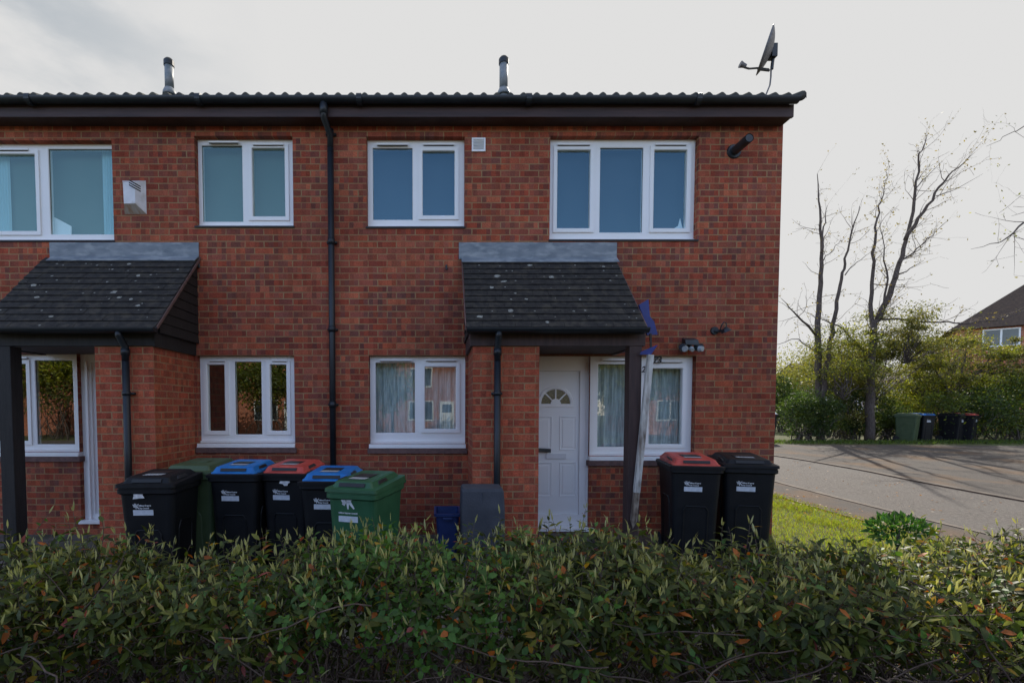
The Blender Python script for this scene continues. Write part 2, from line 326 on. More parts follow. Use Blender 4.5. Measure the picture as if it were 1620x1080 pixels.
M['dish'] = noise_mat('dark mesh dish', (.1, .1, .11), (.17, .17, .18), 30, .5, metallic=.2)
M['cloth'] = noise_mat('grey canvas cover', (.045, .05, .062), (.07, .075, .09), 5, .85, .4, 60)
M['whitepaintwood'] = noise_mat('flaking white painted timber', (.38, .37, .34), (.6, .59, .56), 9, .7, .4, 40, stretch=(3, 3, .8), c3=(.12, .09, .07), s3=3.5)
M['rottenwood'] = noise_mat('bare weathered timber', (.1, .07, .05), (.3, .25, .2), 14, .85, .4, 40, stretch=(3, 3, .8))
M['bed'] = noise_mat('dark leaf mould', (.012, .01, .008), (.035, .027, .02), 25, .95, .8, 90, world=True)
M['asphalt'] = noise_mat('worn asphalt', (.04, .033, .029), (.155, .134, .118), 30, .85, 1.0, 110, detail=9, world=True, c3=(.10, .09, .08), s3=.5, lo=.3, hi=.7)
M['footway'] = noise_mat('brown tarmac footway', (.045, .038, .034), (.085, .068, .055), 30, .9, .6, 120, world=True, c3=(.12, .068, .032), s3=.9)
M['kerb'] = noise_mat('concrete kerb', (.1, .08, .065), (.17, .14, .11), 9, .85, .3, 60, world=True, c3=(.07, .055, .045), s3=2)
M['soil'] = noise_mat('grassy soil', (.05, .06, .015), (.10, .1, .03), 5, .95, .8, 40, world=True, c3=(.06, .09, .015), s3=.6)
M['paving'] = noise_mat('path concrete', (.08, .07, .06), (.14, .12, .105), 6, .9, .4, 60, world=True, c3=(.05, .055, .03), s3=2)
M['bark'] = noise_mat('bark', (.055, .042, .035), (.12, .095, .08), 12, .9, .7, 40, stretch=(3, 3, .7))
M['darkbark'] = noise_mat('dark twig', (.06, .035, .028), (.11, .075, .06), 12, .8)
M['hedgebark'] = noise_mat('hedge twig', (.06, .035, .028), (.13, .095, .075), 30, .8)
M['leaf'] = leaf_mat('hedge leaf', .3, .5, 1.0, .3)
M['bushleaf'] = leaf_mat('bush leaf', .4, .5, 1.0)
M['grassblade'] = leaf_mat('grass blade', .4, .6, 1.0)
M['curtain'] = noise_mat('net curtain', (.42, .46, .47), (.78, .8, .79), 55, .9, stretch=(1, 1, .08), world=True)
M['tealcurtain'] = noise_mat('teal curtain', (.35, .55, .6), (.45, .66, .7), 6, .9, stretch=(1, 1, .1), world=True)
M['blind'] = noise_mat('roller blind', (.07, .12, .095), (.085, .135, .11), 3, .9)
M['greyblind'] = noise_mat('grey blind', (.018, .03, .045), (.028, .04, .055), 3, .9)
M['interior'] = noise_mat('interior plaster', (.12, .115, .11), (.15, .14, .13), 3, .9)
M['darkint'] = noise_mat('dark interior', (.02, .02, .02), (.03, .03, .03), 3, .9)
M['lichen'] = noise_mat('lichen', (.16, .16, .14), (.38, .38, .34), 60, .95, .4)
M['farroof'] = noise_mat('far roof tiles', (.05, .033, .024), (.085, .055, .038), 10, .85, .5, 30, world=True)
M['render'] = noise_mat('pale render', (.5, .45, .4), (.6, .55, .5), 4, .9)
M['black'] = noise_mat('black paint', (.01, .01, .01), (.015, .015, .015), 5, .5)

# ------------------------------------------------------------------ ground, road
def grid_sheet(name, xs, ys, mat, zf, kind='structure'):
    mb = MB(); nx = len(xs); vs = [(x, y, zf(x, y)) for y in ys for x in xs]; fs = []
    for j in range(len(ys) - 1):
        for i in range(nx - 1):
            a = j * nx + i; fs.append((a, a + 1, a + nx + 1, a + nx))
    mb.add(vs, fs); o = mb.build(name, mat, smooth=True); o['kind'] = kind; return o
xs = sorted(set([-200, -120, -80, -50, -30] + list(np.arange(-20, 30.01, .5)) + [35, 45, 60, 90, 140, 220]))
ys = sorted(set([-150, -100, -70, -50] + list(np.arange(-40, 26.01, .5)) + [30, 40, 60, 100, 180, 300]))
grid_sheet('ground', xs, ys, M['soil'], lambda x, y: G(x, y) - .012)

def ribbon(name, left, right, mat, dz, thick=0, n=24, kind='structure'):
    """sheet between two polylines (lists of (x,y)), following the ground"""
    def interp(pl, t):
        k = t * (len(pl) - 1); i = min(int(k), len(pl) - 2); f = k - i
        return (pl[i][0] * (1 - f) + pl[i + 1][0] * f, pl[i][1] * (1 - f) + pl[i + 1][1] * f)
    mb = MB(); vs = []; fs = []; c = 8 if not thick else 1
    for i in range(n + 1):
        a = interp(left, i / n); b = interp(right, i / n)
        for k in range(c + 1):
            x = a[0] + (b[0] - a[0]) * k / c; y = a[1] + (b[1] - a[1]) * k / c
            vs.append((x, y, G(x, y) + dz))
    for i in range(n):
        for k in range(c):
            q = i * (c + 1) + k; fs.append((q, q + 1, q + c + 2, q + c + 1))
    mb.add(vs, fs)
    if thick:
        for side in (0, 1):
            v2 = []
            for i in range(n + 1):
                x, y, z = vs[i * 2 + side]; v2 += [(x, y, z), (x, y, z - thick)]
            mb.add(v2, [(2 * i, 2 * i + 1, 2 * i + 3, 2 * i + 2) for i in range(n)])
    o = mb.build(name, mat); 
    if kind: o['kind'] = kind
    return o
def smoothline(pts, n=60):
    """Catmull-Rom through pts"""
    out = []; p = [pts[0]] + list(pts) + [pts[-1]]
    for i in range(n + 1):
        k = i / n * (len(pts) - 1); j = min(int(k), len(pts) - 2); t = k - j
        a, b, c, d = [Vector((*q, 0)) for q in p[j:j + 4]]
        v = .5 * ((2 * b) + (c - a) * t + (2 * a - 5 * b + 4 * c - d) * t * t + (3 * b - a - 3 * c + d) * t ** 3)
        out.append((v.x, v.y))
    return out
def offset(pl, d):
    r = []
    for i, p in enumerate(pl):
        a = Vector(pl[max(i - 1, 0)]); b = Vector(pl[min(i + 1, len(pl) - 1)]); t = (b - a).normalized()
        r.append((p[0] + t.y * d, p[1] - t.x * d))
    return r
inner = smoothline([(6.85, -30), (6.85, -12), (6.8, -4), (6.75, 0), (6.8, 3), (6.75, 5), (6.0, 7.6), (3.5, 9.3), (-2, 10.0), (-12, 10.0)])
outer = smoothline([(9.5, -30), (9.5, -12), (9.5, -4), (9.45, 0), (9.55, 3.6), (9.65, 5.6), (9.1, 8.2), (6.2, 11.2), (-1, 12.6), (-12, 12.6)])
ribbon('road', inner, outer, M['asphalt'], .004, n=100)
ribbon('kerb_near', offset(inner, -.1), inner, M['kerb'], .014, .03, n=100)
ribbon('footpath', offset(inner, -.98), offset(inner, -.122), M['footway'], .008, n=100)
ribbon('kerb_far', outer, offset(outer, .12), M['kerb'], .03, .05, n=100)
fa = [(9.62, -30), (9.62, -4), (9.6, 0), (9.68, 3.6), (9.78, 5.6), (9.25, 8.2), (7.2, 10.6)]
fb = [(34, -30), (34, -4), (34, 0), (34, 3.6), (32, 9.0), (20, 10.2), (8.6, 10.9)]
ribbon('driveway', smoothline(fa), smoothline(fb), M['footway'], .02, n=80)
# concrete path before the houses and the opposite street
grid_sheet('path', list(np.arange(-9, 3.01, .5)), list(np.arange(-2.7, .01, .3)), M['paving'], lambda x, y: G(x, y) + .004)
grid_sheet('planting_bed', list(np.arange(-6, 4.61, .4)), list(np.arange(-5.2, -2.39, .3)), M['bed'], lambda x, y: G(x, y) + .008)
grid_sheet('back_street', [-40, -20, 0, 6.1], [-19, -17, -15, -13], M['asphalt'], lambda x, y: G(x, y) + .004)

# ------------------------------------------------------------------ the two houses
XP = P(523, 450, 0).x           # party line
XR = P(1229.5, 540, 0).x        # gable corner
XL = 2 * XP - XR - .25
Z0 = -.12
ZE = 5.0
def pz(py, Y=0): return P(CX, py, Y).z
def px_(px, py, Y=0): return P(px, py, Y).x
def rect(l, r, t, b, Y=0):
    m = (t + b) / 2; return (px_(l, m, Y), px_(r, m, Y), pz(b, Y), pz(t, Y))

hr = thing('terraced_house', 'right-hand end house of the red brick row, with white front door under a tiled porch', 'house', ((XP + XR) / 2, 2, 0))
hl = thing('terraced_house', 'left-hand neighbouring house of the red brick row, cut by the left edge of the photo', 'house', ((XP + XL) / 2, 2, 0))

YF, YS, YG = .085, .068, .105
wins_r = [  # opening, lights (pane rect, kind), sill kind, curtain
    dict(op=(580, 735, 216, 358.5), L=[((590, 653, 235.6, 349), 'f'), ((667.8, 720, 240, 343.5), 's')], vents=[(596, 646, 229), (669, 719, 229)], bg='greyblind', up=1),
    dict(op=(870, 1104.5, 215, 379), L=[((879.6, 933.3, 238.5, 363.7), 's'), ((948, 1016, 235, 369), 'f'), ((1031.5, 1085, 238.5, 363.7), 's')], vents=[(881, 934, 229), (1036, 1086, 229)], bg='greyblind', up=1),
    dict(op=(584, 736.5, 562, 702), L=[((594.5, 656.7, 573.7, 684.4), 'f'), ((671.5, 722, 579.5, 679), 's')], vents=[(600, 652, 569.5), (673, 722, 569.5)], bg='net', up=0),
    dict(op=(933, 1100, 562.5, 721.5), L=[((944.5, 1003, 576, 706.7), 'f'), ((1024, 1077.5, 582, 703), 's')], vents=[(952, 1000, 569), (1032, 1080, 571.5)], bg='net', up=0, porch=1),
]
wins_l = [
    dict(op=(308.5, 463.5, 215, 357.5), L=[((321, 385, 231.5, 352), 'f'), ((400, 453, 235.6, 345), 's')], vents=[(330, 378, 225.5), (400, 449, 229)], bg='blind', up=1),
    dict(op=(-52, 178.5, 222, 380), L=[((-38, 61, 245, 368), 's'), ((80, 186, 237, 372), 'f')], vents=[(-5, 46, 237)], bg='teal', up=1),
    dict(op=(312, 466, 562, 701), L=[((329.6, 358.5, 576, 682), 's'), ((373, 415, 572, 687), 'f'), ((428, 455.6, 576, 682), 's')], vents=[(331, 357, 570), (430, 455, 570)], bg='dark', up=0),
    dict(op=(-50, 123.5, 559, 715), L=[((-40, 5, 575, 698), 's'), ((19, 47, 575, 698), 's'), ((59, 118.5, 570, 702.6), 'f')], vents=[(18, 44, 566)], bg='dark', up=0, porch=1),
]
def do_window(h, wd):
    t, b = wd['op'][2], wd['op'][3]
    o = rect(*wd['op'])
    lights = [(rect(*r, Y=YG), k) for r, k in wd['L']]
    # stack: root frame
    mb = MB(); fr = (o[0] + .001, o[1] - .001, o[2] + .001, o[3] - .001)
    holes = []
    for (r, k) in lights:
        e = .028 if k == 's' else .004
        holes.append((max(r[0] - e, fr[0] + .015), min(r[1] + e, fr[1] - .015), r[2] - e, r[3] + e))
    # no overlaps between neighbouring holes
    for i in range(len(holes) - 1):
        if holes[i][1] > holes[i + 1][0] - .02:
            m_ = (holes[i][1] + holes[i + 1][0]) / 2; holes[i] = (holes[i][0], m_ - .01, *holes[i][2:]); holes[i + 1] = (m_ + .01, *holes[i + 1][1:])
    holed(mb, fr, holes, YF, YF + .06, cham=.006)
    # ledge below
    mb.box(fr[0] + .002, fr[1] - .002, YF - .03, YF - .0005, o[2] + .0015, o[2] + .028)
    f = mb.build('window', M['upvc'], h)
    mbg = MB()
    for (r, k), hh in zip(lights, holes):
        if k == 's':
            s = MB(); e = .034
            so = (hh[0] - .012, hh[1] + .012, hh[2] - .012, hh[3] + .012)
            holed(s, so, [(max(r[0], so[0] + .03), min(r[1], so[1] - .03), r[2], r[3])], YS, YF + .05, cham=.007)
            s.build('sash', M['upvc'], f, bevel=.003)
        g = MB(); g.box(hh[0] + .001, hh[1] - .001, YG, YG + .004, hh[2] + .001, hh[3] - .001)
        g.build('glass_pane', M['glassnet' if wd['bg'] == 'net' else 'glass' if not wd['up'] else 'glassup' if h == hr else 'glassteal'], f)
    for i, (r, k) in enumerate(lights):   # gaskets
        mbg.box(r[0] - .004, r[0] + .004, YG - .006, YG - .001, r[2], r[3]); mbg.box(r[1] - .004, r[1] + .004, YG - .006, YG - .001, r[2], r[3])
        mbg.box(r[0] + .004, r[1] - .004, YG - .006, YG - .001, r[3] - .006, r[3] + .003); mbg.box(r[0] + .004, r[1] - .004, YG - .006, YG - .001, r[2] - .003, r[2] + .004)
    mbg.build('gasket', M['seal'], f)
    for (l, r_, y) in wd['vents']:
        a = P(l, y, YS); c = P(r_, y, YS); v = MB(); v.box(a.x, c.x, YS - .018, YS - .003, a.z - .011, a.z + .011)
        v.build('trickle_vent', M['upvc'], f, bevel=.003)
        v = MB(); v.box(a.x + .01, c.x - .01, YS - .014, YS - .002, a.z - .0165, a.z - .0115); v.build('vent_slot', M['seal'], f)
    # sill
    s = MB()
    if wd['up']:
        s.box(o[0] - .012, o[1] + .012, -.015, YF - .002, o[2] - .022, o[2] - .001)
        s.build('sill', M['seal'], f, bevel=.002)
    else:
        s.box(o[0] - .003, o[1] + .003, -.03, YF - .002, o[2] - .05, o[2] - .0305); s.mi = 0
        s.box(o[0] - .003, o[1] + .003, -.022, YF - .001, o[2] - .03, o[2] - .001)
        s2 = MB(); s2.box(o[0] - .02, o[1] + .02, -.028, YF - .003, o[2] - .115, o[2] - .051); s2.build('brick_sill', M['sill'], f, bevel=.004)
        s.build('sill', M['upvc'], f, bevel=.004)
    # what stands behind the glass
    ybk = .24
    if wd['bg'] == 'net':
        c = MB(); n = int((o[1] - o[0]) * 90); vs = []; ph = random.random() * 6
        for i in range(n + 1):
            x = o[0] - .05 + (o[1] - o[0] + .1) * i / n
            d = .022 * math.sin(x * 62 + ph + 1.5 * math.sin(x * 7)) + .012 * math.sin(x * 121 + 2)
            vs += [(x, ybk + d, o[2] - .06), (x, ybk + d * .8, o[3] + .04)]
        c.add(vs, [(2 * i, 2 * i + 2, 2 * i + 3, 2 * i + 1) for i in range(n)]); c.build('net_curtain', M['curtain'], h, smooth=True)
    elif wd['bg'] in ('blind', 'greyblind', 'teal'):
        c = MB(); c.box(o[0] - .04, o[1] + .04, ybk, ybk + .004, o[2] - .04, o[3] + .04)
        c.build('blind', M['greyblind' if wd['bg'] == 'greyblind' else 'blind'], h)
        if wd['bg'] == 'teal':
            for (l, r_) in ((163, 185), (-8, 16)):
                a = px_(l, 300, .2); e = px_(r_, 300, .2); c = MB(); vs = []
                for i in range(25):
                    x = a + (e - a) * i / 24; d = .012 * math.sin(i * 1.4); vs += [(x, .2 + d, o[2] - .04), (x, .2 + d, o[3] + .04)]
                c.add(vs, [(2 * i, 2 * i + 2, 2 * i + 3, 2 * i + 1) for i in range(24)]); c.build('curtain', M['tealcurtain'], h, smooth=True)
    if wd['bg'] == 'teal' or (h == hr and wd['up'] and len(lights) == 3):  # reflections of sunlit gables, put in as white plates behind the glass
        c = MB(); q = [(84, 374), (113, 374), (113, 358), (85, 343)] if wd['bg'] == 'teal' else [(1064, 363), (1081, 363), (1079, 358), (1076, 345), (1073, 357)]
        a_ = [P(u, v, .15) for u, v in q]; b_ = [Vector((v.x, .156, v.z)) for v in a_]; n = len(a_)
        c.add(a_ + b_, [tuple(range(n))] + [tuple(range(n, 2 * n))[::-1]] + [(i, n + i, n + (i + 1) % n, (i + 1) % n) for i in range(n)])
        c.build('reflection_patch', M['upvc'], h)
    return o, f

def ext(o): return (o[0], o[1], o[2] - .0, o[3])
open_r = []; open_l = []
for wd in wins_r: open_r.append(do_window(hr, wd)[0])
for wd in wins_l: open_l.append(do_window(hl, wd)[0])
# front doors
dr = rect(812, 940.5, 562.5, 838)
open_r.append((dr[0], open_r[3][0] + .001, dr[2], dr[3])) 
DR = open_r[-1]
dl = rect(128, 240, 559, 826); open_l.append((open_l[3][1] - .001, px_(235, 700), dl[2], dl[3])); DL = open_l[-1]

def walls(h, x0, x1, holes, gable):
    mb = MB(); holed(mb, (x0, x1, Z0, ZE), holes, 0, .11)
    YB = 7.6; zr = 4.95 + (YB / 2) * math.tan(R(24))
    # side and back leaves
    for x, sgn in ((x0, 1), (x1, -1)):
        a = x; b = x + sgn * .2
        if not gable and x == x1: b = x - .05; 
        if gable and x == x0: b = x + .05
        pts = lambda X: [(X, .1105, Z0), (X, YB, Z0), (X, YB, ZE), (X, YB / 2, zr), (X, .1105, ZE)]
        if gable and x == x1: pts = lambda X: [(X, .0, Z0), (X, YB, Z0), (X, YB, ZE), (X, YB / 2, zr), (X, .0, ZE)] if X == x1 else [(X, .1105, Z0), (X, YB, Z0), (X, YB, ZE), (X, YB / 2, zr), (X, .1105, ZE)]
        mb.add(pts(a) + pts(b), [(0, 1, 2, 3, 4), (9, 8, 7, 6, 5), (0, 5, 6, 1), (1, 6, 7, 2), (2, 7, 8, 3), (3, 8, 9, 4), (4, 9, 5, 0)])
    mb.box(x0 + .2001, x1 - .2001, YB - .2, YB - .001, Z0, ZE)
    wo = mb.build('wall', M['brick'], h)
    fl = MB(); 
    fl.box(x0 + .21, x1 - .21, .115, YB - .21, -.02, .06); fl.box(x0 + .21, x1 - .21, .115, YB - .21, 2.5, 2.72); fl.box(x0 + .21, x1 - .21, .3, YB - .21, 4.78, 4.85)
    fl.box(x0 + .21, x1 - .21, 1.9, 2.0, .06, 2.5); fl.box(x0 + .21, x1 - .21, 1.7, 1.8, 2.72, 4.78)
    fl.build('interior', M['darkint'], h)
    return wo
walls(hr, XP + .001, XR, open_r, True)
walls(hl, XL, XP - .001, open_l, False)

# main roof: rows of bold rolled tiles
def main_roof(h, x0, x1, right_end):
    YE = -.29; YR = 3.8; pitch = R(24); z_e = pz(154, YE)
    wl = .148; rows = 15; nx = int((x1 - x0) / wl * 8)
    mb = MB(); L_ = (YR - YE) / rows
    for side in (0, 1):
        for r in range(rows):
            ya = YE + r * L_; yb = YE + (r + 1) * L_ + .03
            jj = random.uniform(-.003, .003); vs = []
            for i in range(nx + 1):
                x = x0 + (x1 - x0) * i / nx; t = ((x / wl) % 1.0)
                hgt = .034 * (math.sin(math.pi * min(1, t / .62)) ** 1.1 if t < .62 else 0) - .006 * (t > .62)
                col = int(x / (wl * 2)); random.seed(col * 131 + r * 7 + side); dj = random.uniform(-.004, .004)
                for (y, up) in ((ya, .022), (yb, .0)):
                    z = z_e + (y - YE) * math.tan(pitch) + up + hgt + dj
                    vs.append((x, y if side == 0 else 2 * YR - y, z))
                # tile front thickness
                vs.append((x, ya if side == 0 else 2 * YR - ya, z_e + (ya - YE) * math.tan(pitch) + hgt * .9 + dj - .006))
            fs = []
            for i in range(nx):
                a = 3 * i; fs.append((a, a + 3, a + 4, a + 1)); fs.append((a + 2, a + 5, a + 3, a))
            mb.add(vs, fs)
    o = mb.build('roof', M['rooftile'], h)
    # ridge
    rd = MB(); zr = z_e + (YR - YE) * math.tan(pitch) + .02
    rd.tube([(x0, YR, zr), (x1, YR, zr)], .11, 12); rd.build('ridge_tiles', M['rooftile'], o)
    dk = MB(); zz = lambda y: z_e - .03 + (min(y, 2 * YR - y) - YE) * math.tan(pitch)
    dk.add([(x0 + .002, YE + .02, zz(YE + .02)), (x1 - .03, YE + .02, zz(YE + .02)), (x1 - .03, YR, zz(YR)), (x0 + .002, YR, zz(YR)), (x1 - .03, 2 * YR - YE, zz(YE)), (x0 + .002, 2 * YR - YE, zz(YE))],
           [(0, 1, 2, 3), (3, 2, 4, 5)]); dk.build('roof_deck', M['blackwood'], o)
    return o, z_e, pitch, YE
rr_, zE, PT, YE = main_roof(hr, XP, px_(1276, 155, -.29), True)
main_roof(hl, XL, XP, False)
# rounded verge tile end
vg = MB(); xe = px_(1268, 160, YE)
for k in range(13):
    y0_ = YE + k * .3; z0_ = zE + (y0_ - YE) * math.tan(PT)
    vg.tube([(xe, y0_ - .01, z0_ + .012), (xe, y0_ + .31, z0_ + .3 * math.tan(PT) + .004)], [.048, .042], 10)
vg.build('verge_tiles', M['rooftile'], rr_, smooth=True)

def eaves(h, x0, x1, brown_from=None):
    zt = pz(168, -.2); zb = pz(185, -.2)
    f = MB(); f.box(x0, x1, -.2, -.172, zb, zt + .02)
    fo = f.build('fascia', M['fascia'], h, bevel=.002)
    s = MB(); s.box(x0, x1 if x1 < XR else XR + .1, -.171, -.001, zb + .01, zb + .02); s.build('soffit', M['soffit'], h)
    # gutter: half round
    g = MB(); zc = pz(158, -.26); vs = []; n = 10; r1, r2 = .056, .052
    gx1 = x1 - (.0 if x1 < XR else .12)
    for x in (x0, gx1):
        for r in (r1, r2):
            for i in range(n + 1):
                t = math.pi + math.pi * i / n; vs.append((x, -.258 + r * math.cos(t), zc + .02 + r * math.sin(t) * 1.05))
    m = n + 1; fs = []
    for i in range(n):
        fs.append((i, i + 1, 2 * m + i + 1, 2 * m + i)); fs.append((m + i, 3 * m + i, 3 * m + i + 1, m + i + 1))
        fs.append((i, m + i, m + i + 1, i + 1)); fs.append((2 * m + i, 2 * m + i + 1, 3 * m + i + 1, 3 * m + i))
    fs += [(0, 2 * m, 3 * m, m), (n, m + n, 3 * m + n, 2 * m + n)]
    g.add(vs, fs)
    go = g.build('gutter', M['gutter'], h, smooth=False)
    j = MB(); k = x0 + .4
    while k < gx1:
        j.tube([(k - .03, -.258, zc + .005), (k + .03, -.258, zc + .005)], .0605, 16); k += 1.9
    j.build('gutter_joint', M['gutter'], go)
    return fo
eaves(hr, XP + .001, px_(1256, 175, -.2)); eaves(hl, XL, XP - .001)
# barge board on the gable
bb = MB(); xg = px_(1256, 175, -.2)
za = pz(168, -.2); 
bb.hexa([(xg - .028, -.2 + .0285, za - .12), (xg - .002, -.2 + .0285, za - .12), (xg - .002, 3.8, za - .12 + 4 * math.tan(PT)), (xg - .028, 3.8, za - .12 + 4 * math.tan(PT))],
        [(xg - .028, -.2 + .0285, za + .02), (xg - .002, -.2 + .0285, za + .02), (xg - .002, 3.8, za + .02 + 4 * math.tan(PT)), (xg - .028, 3.8, za + .02 + 4 * math.tan(PT))])
bb.hexa([(xg - .028, 3.801, za - .12 + 4 * math.tan(PT)), (xg - .002, 3.801, za - .12 + 4 * math.tan(PT)), (xg - .002, 7.8, za - .12), (xg - .028, 7.8, za - .12)],
        [(xg - .028, 3.801, za + .02 + 4 * math.tan(PT)), (xg - .002, 3.801, za + .02 + 4 * math.tan(PT)), (xg - .002, 7.8, za + .02), (xg - .028, 7.8, za + .02)])
bb.build('bargeboard', M['fascia'], hr)
us = MB(); us.hexa([(XR - .02, -.17, za - .1), (xg - .029, -.17, za - .1), (xg - .029, 3.8, za - .1 + 3.97 * math.tan(PT)), (XR - .02, 3.8, za - .1 + 3.97 * math.tan(PT))],
        [(XR - .02, -.17, za - .09), (xg - .029, -.17, za - .09), (xg - .029, 3.8, za - .09 + 3.97 * math.tan(PT)), (XR - .02, 3.8, za - .09 + 3.97 * math.tan(PT))]); us.build('gable_soffit', M['soffit'], hr)

# main downpipe (on the party line, belongs to the right house)
dpp = MB(); a = P(512, 163, -.258); b_ = P(522.5, 214, -.06)
dpp.tube([a, a + Vector((0, 0, -.16)), b_, Vector((b_.x, -.06, b_.z - .2))], [.038, .036, .036, .036], 14)
dpp.tube([Vector((b_.x, -.06, b_.z - .15)), Vector((b_.x, -.06, -.06))], .036, 14)
for py in (215, 385, 522, 640):
    p = P(CX, py, 0); dpp.tube([(b_.x, -.06, p.z - .035), (b_.x, -.06, p.z + .035)], .042, 14); dpp.box(b_.x - .06, b_.x + .06, -.035, -.001, p.z - .012, p.z + .012)
dpp.tube([a + Vector((0, 0, -.02)), a + Vector((0, 0, -.12))], .045, 14)
dpo = dpp.build('downpipe', M['gutter'], hr, smooth=False, bevel=0)
for f in dpo.data.polygons: f.use_smooth = True

# flues
def flue(h, px, ptop, lean=0):
    Y = 1.6; base = P(px, 158, Y); top = P(px, ptop, Y)
    roofz = zE + (Y - YE) * math.tan(PT)
    mb = MB(); x = base.x; r = .062
    mb.tube([(x, Y, roofz - .1), (x, Y, base.z + .06)], r * 1.12, 16)
    H = top.z - base.z
    mb.tube([(x, Y, base.z + .06), (x, Y, base.z + .1), (x, Y, base.z + .16)], [r * 1.55, r * 1.5, r * 1.1], 16)
    mb.tube([(x, Y, base.z + .16), (x, Y, top.z - .1)], r, 16)
    o = mb.build('flue', M['flue'], h, smooth=False)
    for f in o.data.polygons: f.use_smooth = len(f.vertices) < 5
    c = MB()
    c.tube([(x, Y, top.z - .1), (x, Y, top.z - .03), (x, Y, top.z)], [r * 1.18, r * 1.18, r * .8], 16); c.build('flue_cap', M['gutter'], o)
flue(hl, 268.5, 94); flue(hr, 796.5, 91)

# ------------------------------------------------------------------ porches
def porch(h, roof_top, roof_eave, pier, beam, post, gutter_px, dp_px, flash, side_cladding):
    YP = -.82
    # pier: front face x range at YP
    zt = pz(545.5, YP)
    pl = px_(pier[0], 600, YP); pr = px_(pier[1], 600, YP)
    mb = MB(); mb.box(pl, pr, YP, -.001, Z0 - .08, zt); mb.build('porch_pier', M['brickpier'], h)
    # beam
    bt = pz(527, -.84); bbz = pz(547, -.84); bl = px_(beam[0], 537, -.84); br_ = px_(beam[1], 537, -.84)
    mb = MB(); mb.box(bl, br_, -.845, -.79, bbz, bt + .01); bo = mb.build('porch_beam', M['blackwood' if side_cladding else 'brownwood'], h, bevel=.003)
    mb = MB(); mb.box(bl, bl + .05, -.789, -.002, bbz, bt + .01); mb.box(br_ - .05, br_, -.789, -.002, bbz, bt + .01); mb.build('side_beam', M['blackwood' if side_cladding else 'brownwood'], bo)
    mb = MB(); mb.box(bl + .051, br_ - .051, -.789, -.003, bbz + .012, bbz + .022); mb.build('porch_soffit', M['soffit'], h)
    # roof
    rt = [P(roof_top[0], roof_top[2], -.03), P(roof_top[1], roof_top[2], -.03)]
    re = [P(roof_eave[0], roof_eave[2], -.93), P(roof_eave[1], roof_eave[2], -.93)]
    xl = re[0].x; xr = re[1].x
    A = Vector((0, re[0].y, re[0].z)); B = Vector((0, rt[0].y, rt[0].z)); n = 12; mb = MB()
    up = (B - A); nrm = Vector((0, -up.z, up.y)).normalized()
    if nrm.z < 0: nrm = -nrm
    for r in range(n):
        w_ = .165; x = xl - (w_ / 2 if r % 2 else 0)
        while x < xr - .01:
            a0 = max(x, xl) + .0015; a1 = min(x + w_, xr) - .0015
            if a1 - a0 > .01:
                lift = random.uniform(0, .005); s0 = A + up * (r / n); s1 = A + up * min(1.0, (r + 1.25) / n)
                th = .013
                lo = s0 + nrm * (.014 + lift); hi = s1 + nrm * (.001 + lift * .3)
                loB = lo - nrm * th; hiB = hi - nrm * th * .9
                mb.hexa([(a0, loB.y, loB.z), (a1, loB.y, loB.z), (a1, hiB.y, hiB.z), (a0, hiB.y, hiB.z)], [(a0, lo.y, lo.z), (a1, lo.y, lo.z), (a1, hi.y, hi.z), (a0, hi.y, hi.z)])
            x += w_
    ro = mb.build('porch_roof', M['porchtile'], h)
    dk = MB(); q = nrm * -.02
    dk.hexa([(xl + .01, A.y + q.y - .0, A.z + q.z - .03), (xr - .01, A.y + q.y, A.z + q.z - .03), (xr - .01, -.002, B.z - .06), (xl + .01, -.002, B.z - .06)],
            [(xl + .01, A.y + q.y, A.z + q.z), (xr - .01, A.y + q.y, A.z + q.z), (xr - .01, -.002, B.z - .015), (xl + .01, -.002, B.z - .015)])
    dk.build('roof_boarding', M['blackwood'], ro)
    # mortar verges
    vm = MB()
    for x in (xl - .012, xr + .002):
        vm.hexa([(x, A.y + .01, A.z - .02), (x + .01, A.y + .01, A.z - .02), (x + .01, -.002, B.z - .02), (x, -.002, B.z - .02)],
                [(x, A.y + .01, A.z + .022), (x + .01, A.y + .01, A.z + .022), (x + .01, -.002, B.z + .02), (x, -.002, B.z + .02)])
    vm.build('verge', M['sill'], ro)
    # lichen spots
    lc = MB(); rnd = random.Random(int(roof_top[0]))
    for k in range(60):
        big = k < 11; sx_ = rnd.uniform(.022, .042) if big else rnd.uniform(.005, .018); u_ = rnd.random(); v_ = rnd.random() ** .7
        if k == 0: u_, v_ = .05, .13
        row = int(v_ * n); fr_ = .25 + .5 * rnd.random(); s = A + up * ((row + fr_) / n) + nrm * (.0125 - .010 * fr_ + .0068); x = xl + .06 + (xr - xl - .12) * u_
        pts = []
        for i in range(9):
            t = 2 * math.pi * i / 9; rad = sx_ * rnd.uniform(.6, 1.1); d = up.normalized() * math.sin(t) * rad * .75
            pts.append((x + math.cos(t) * rad, s.y + d.y, s.z + d.z))
        lc.add(pts, [tuple(range(9))])
    lc.build('lichen_spots', M['lichen'], ro)
    # flashing
    fl = [P(flash[0], flash[2], -.012), P(flash[1], flash[2], -.012)]; fb_ = P(flash[0], flash[3], -.03)
    mb = MB(); x0, x1 = fl[0].x, fl[1].x; zt_ = fl[0].z; zb_ = fb_.z
    mb.box(x0, x1, -.014, -.001, zb_ - .0, zt_)
    e = A + up * .93 + nrm * .02
    mb.hexa([(x0 + .03, e.y, e.z), (x1 - .0, e.y, e.z), (x1, -.0145, zb_ + .005), (x0 + .03, -.0145, zb_ + .005)],
            [(x0 + .03, e.y - .002, e.z + .006), (x1, e.y - .002, e.z + .006), (x1, -.0145, zb_ + .02), (x0 + .03, -.0145, zb_ + .02)])
    mb.build('lead_flashing', M['lead'], ro)
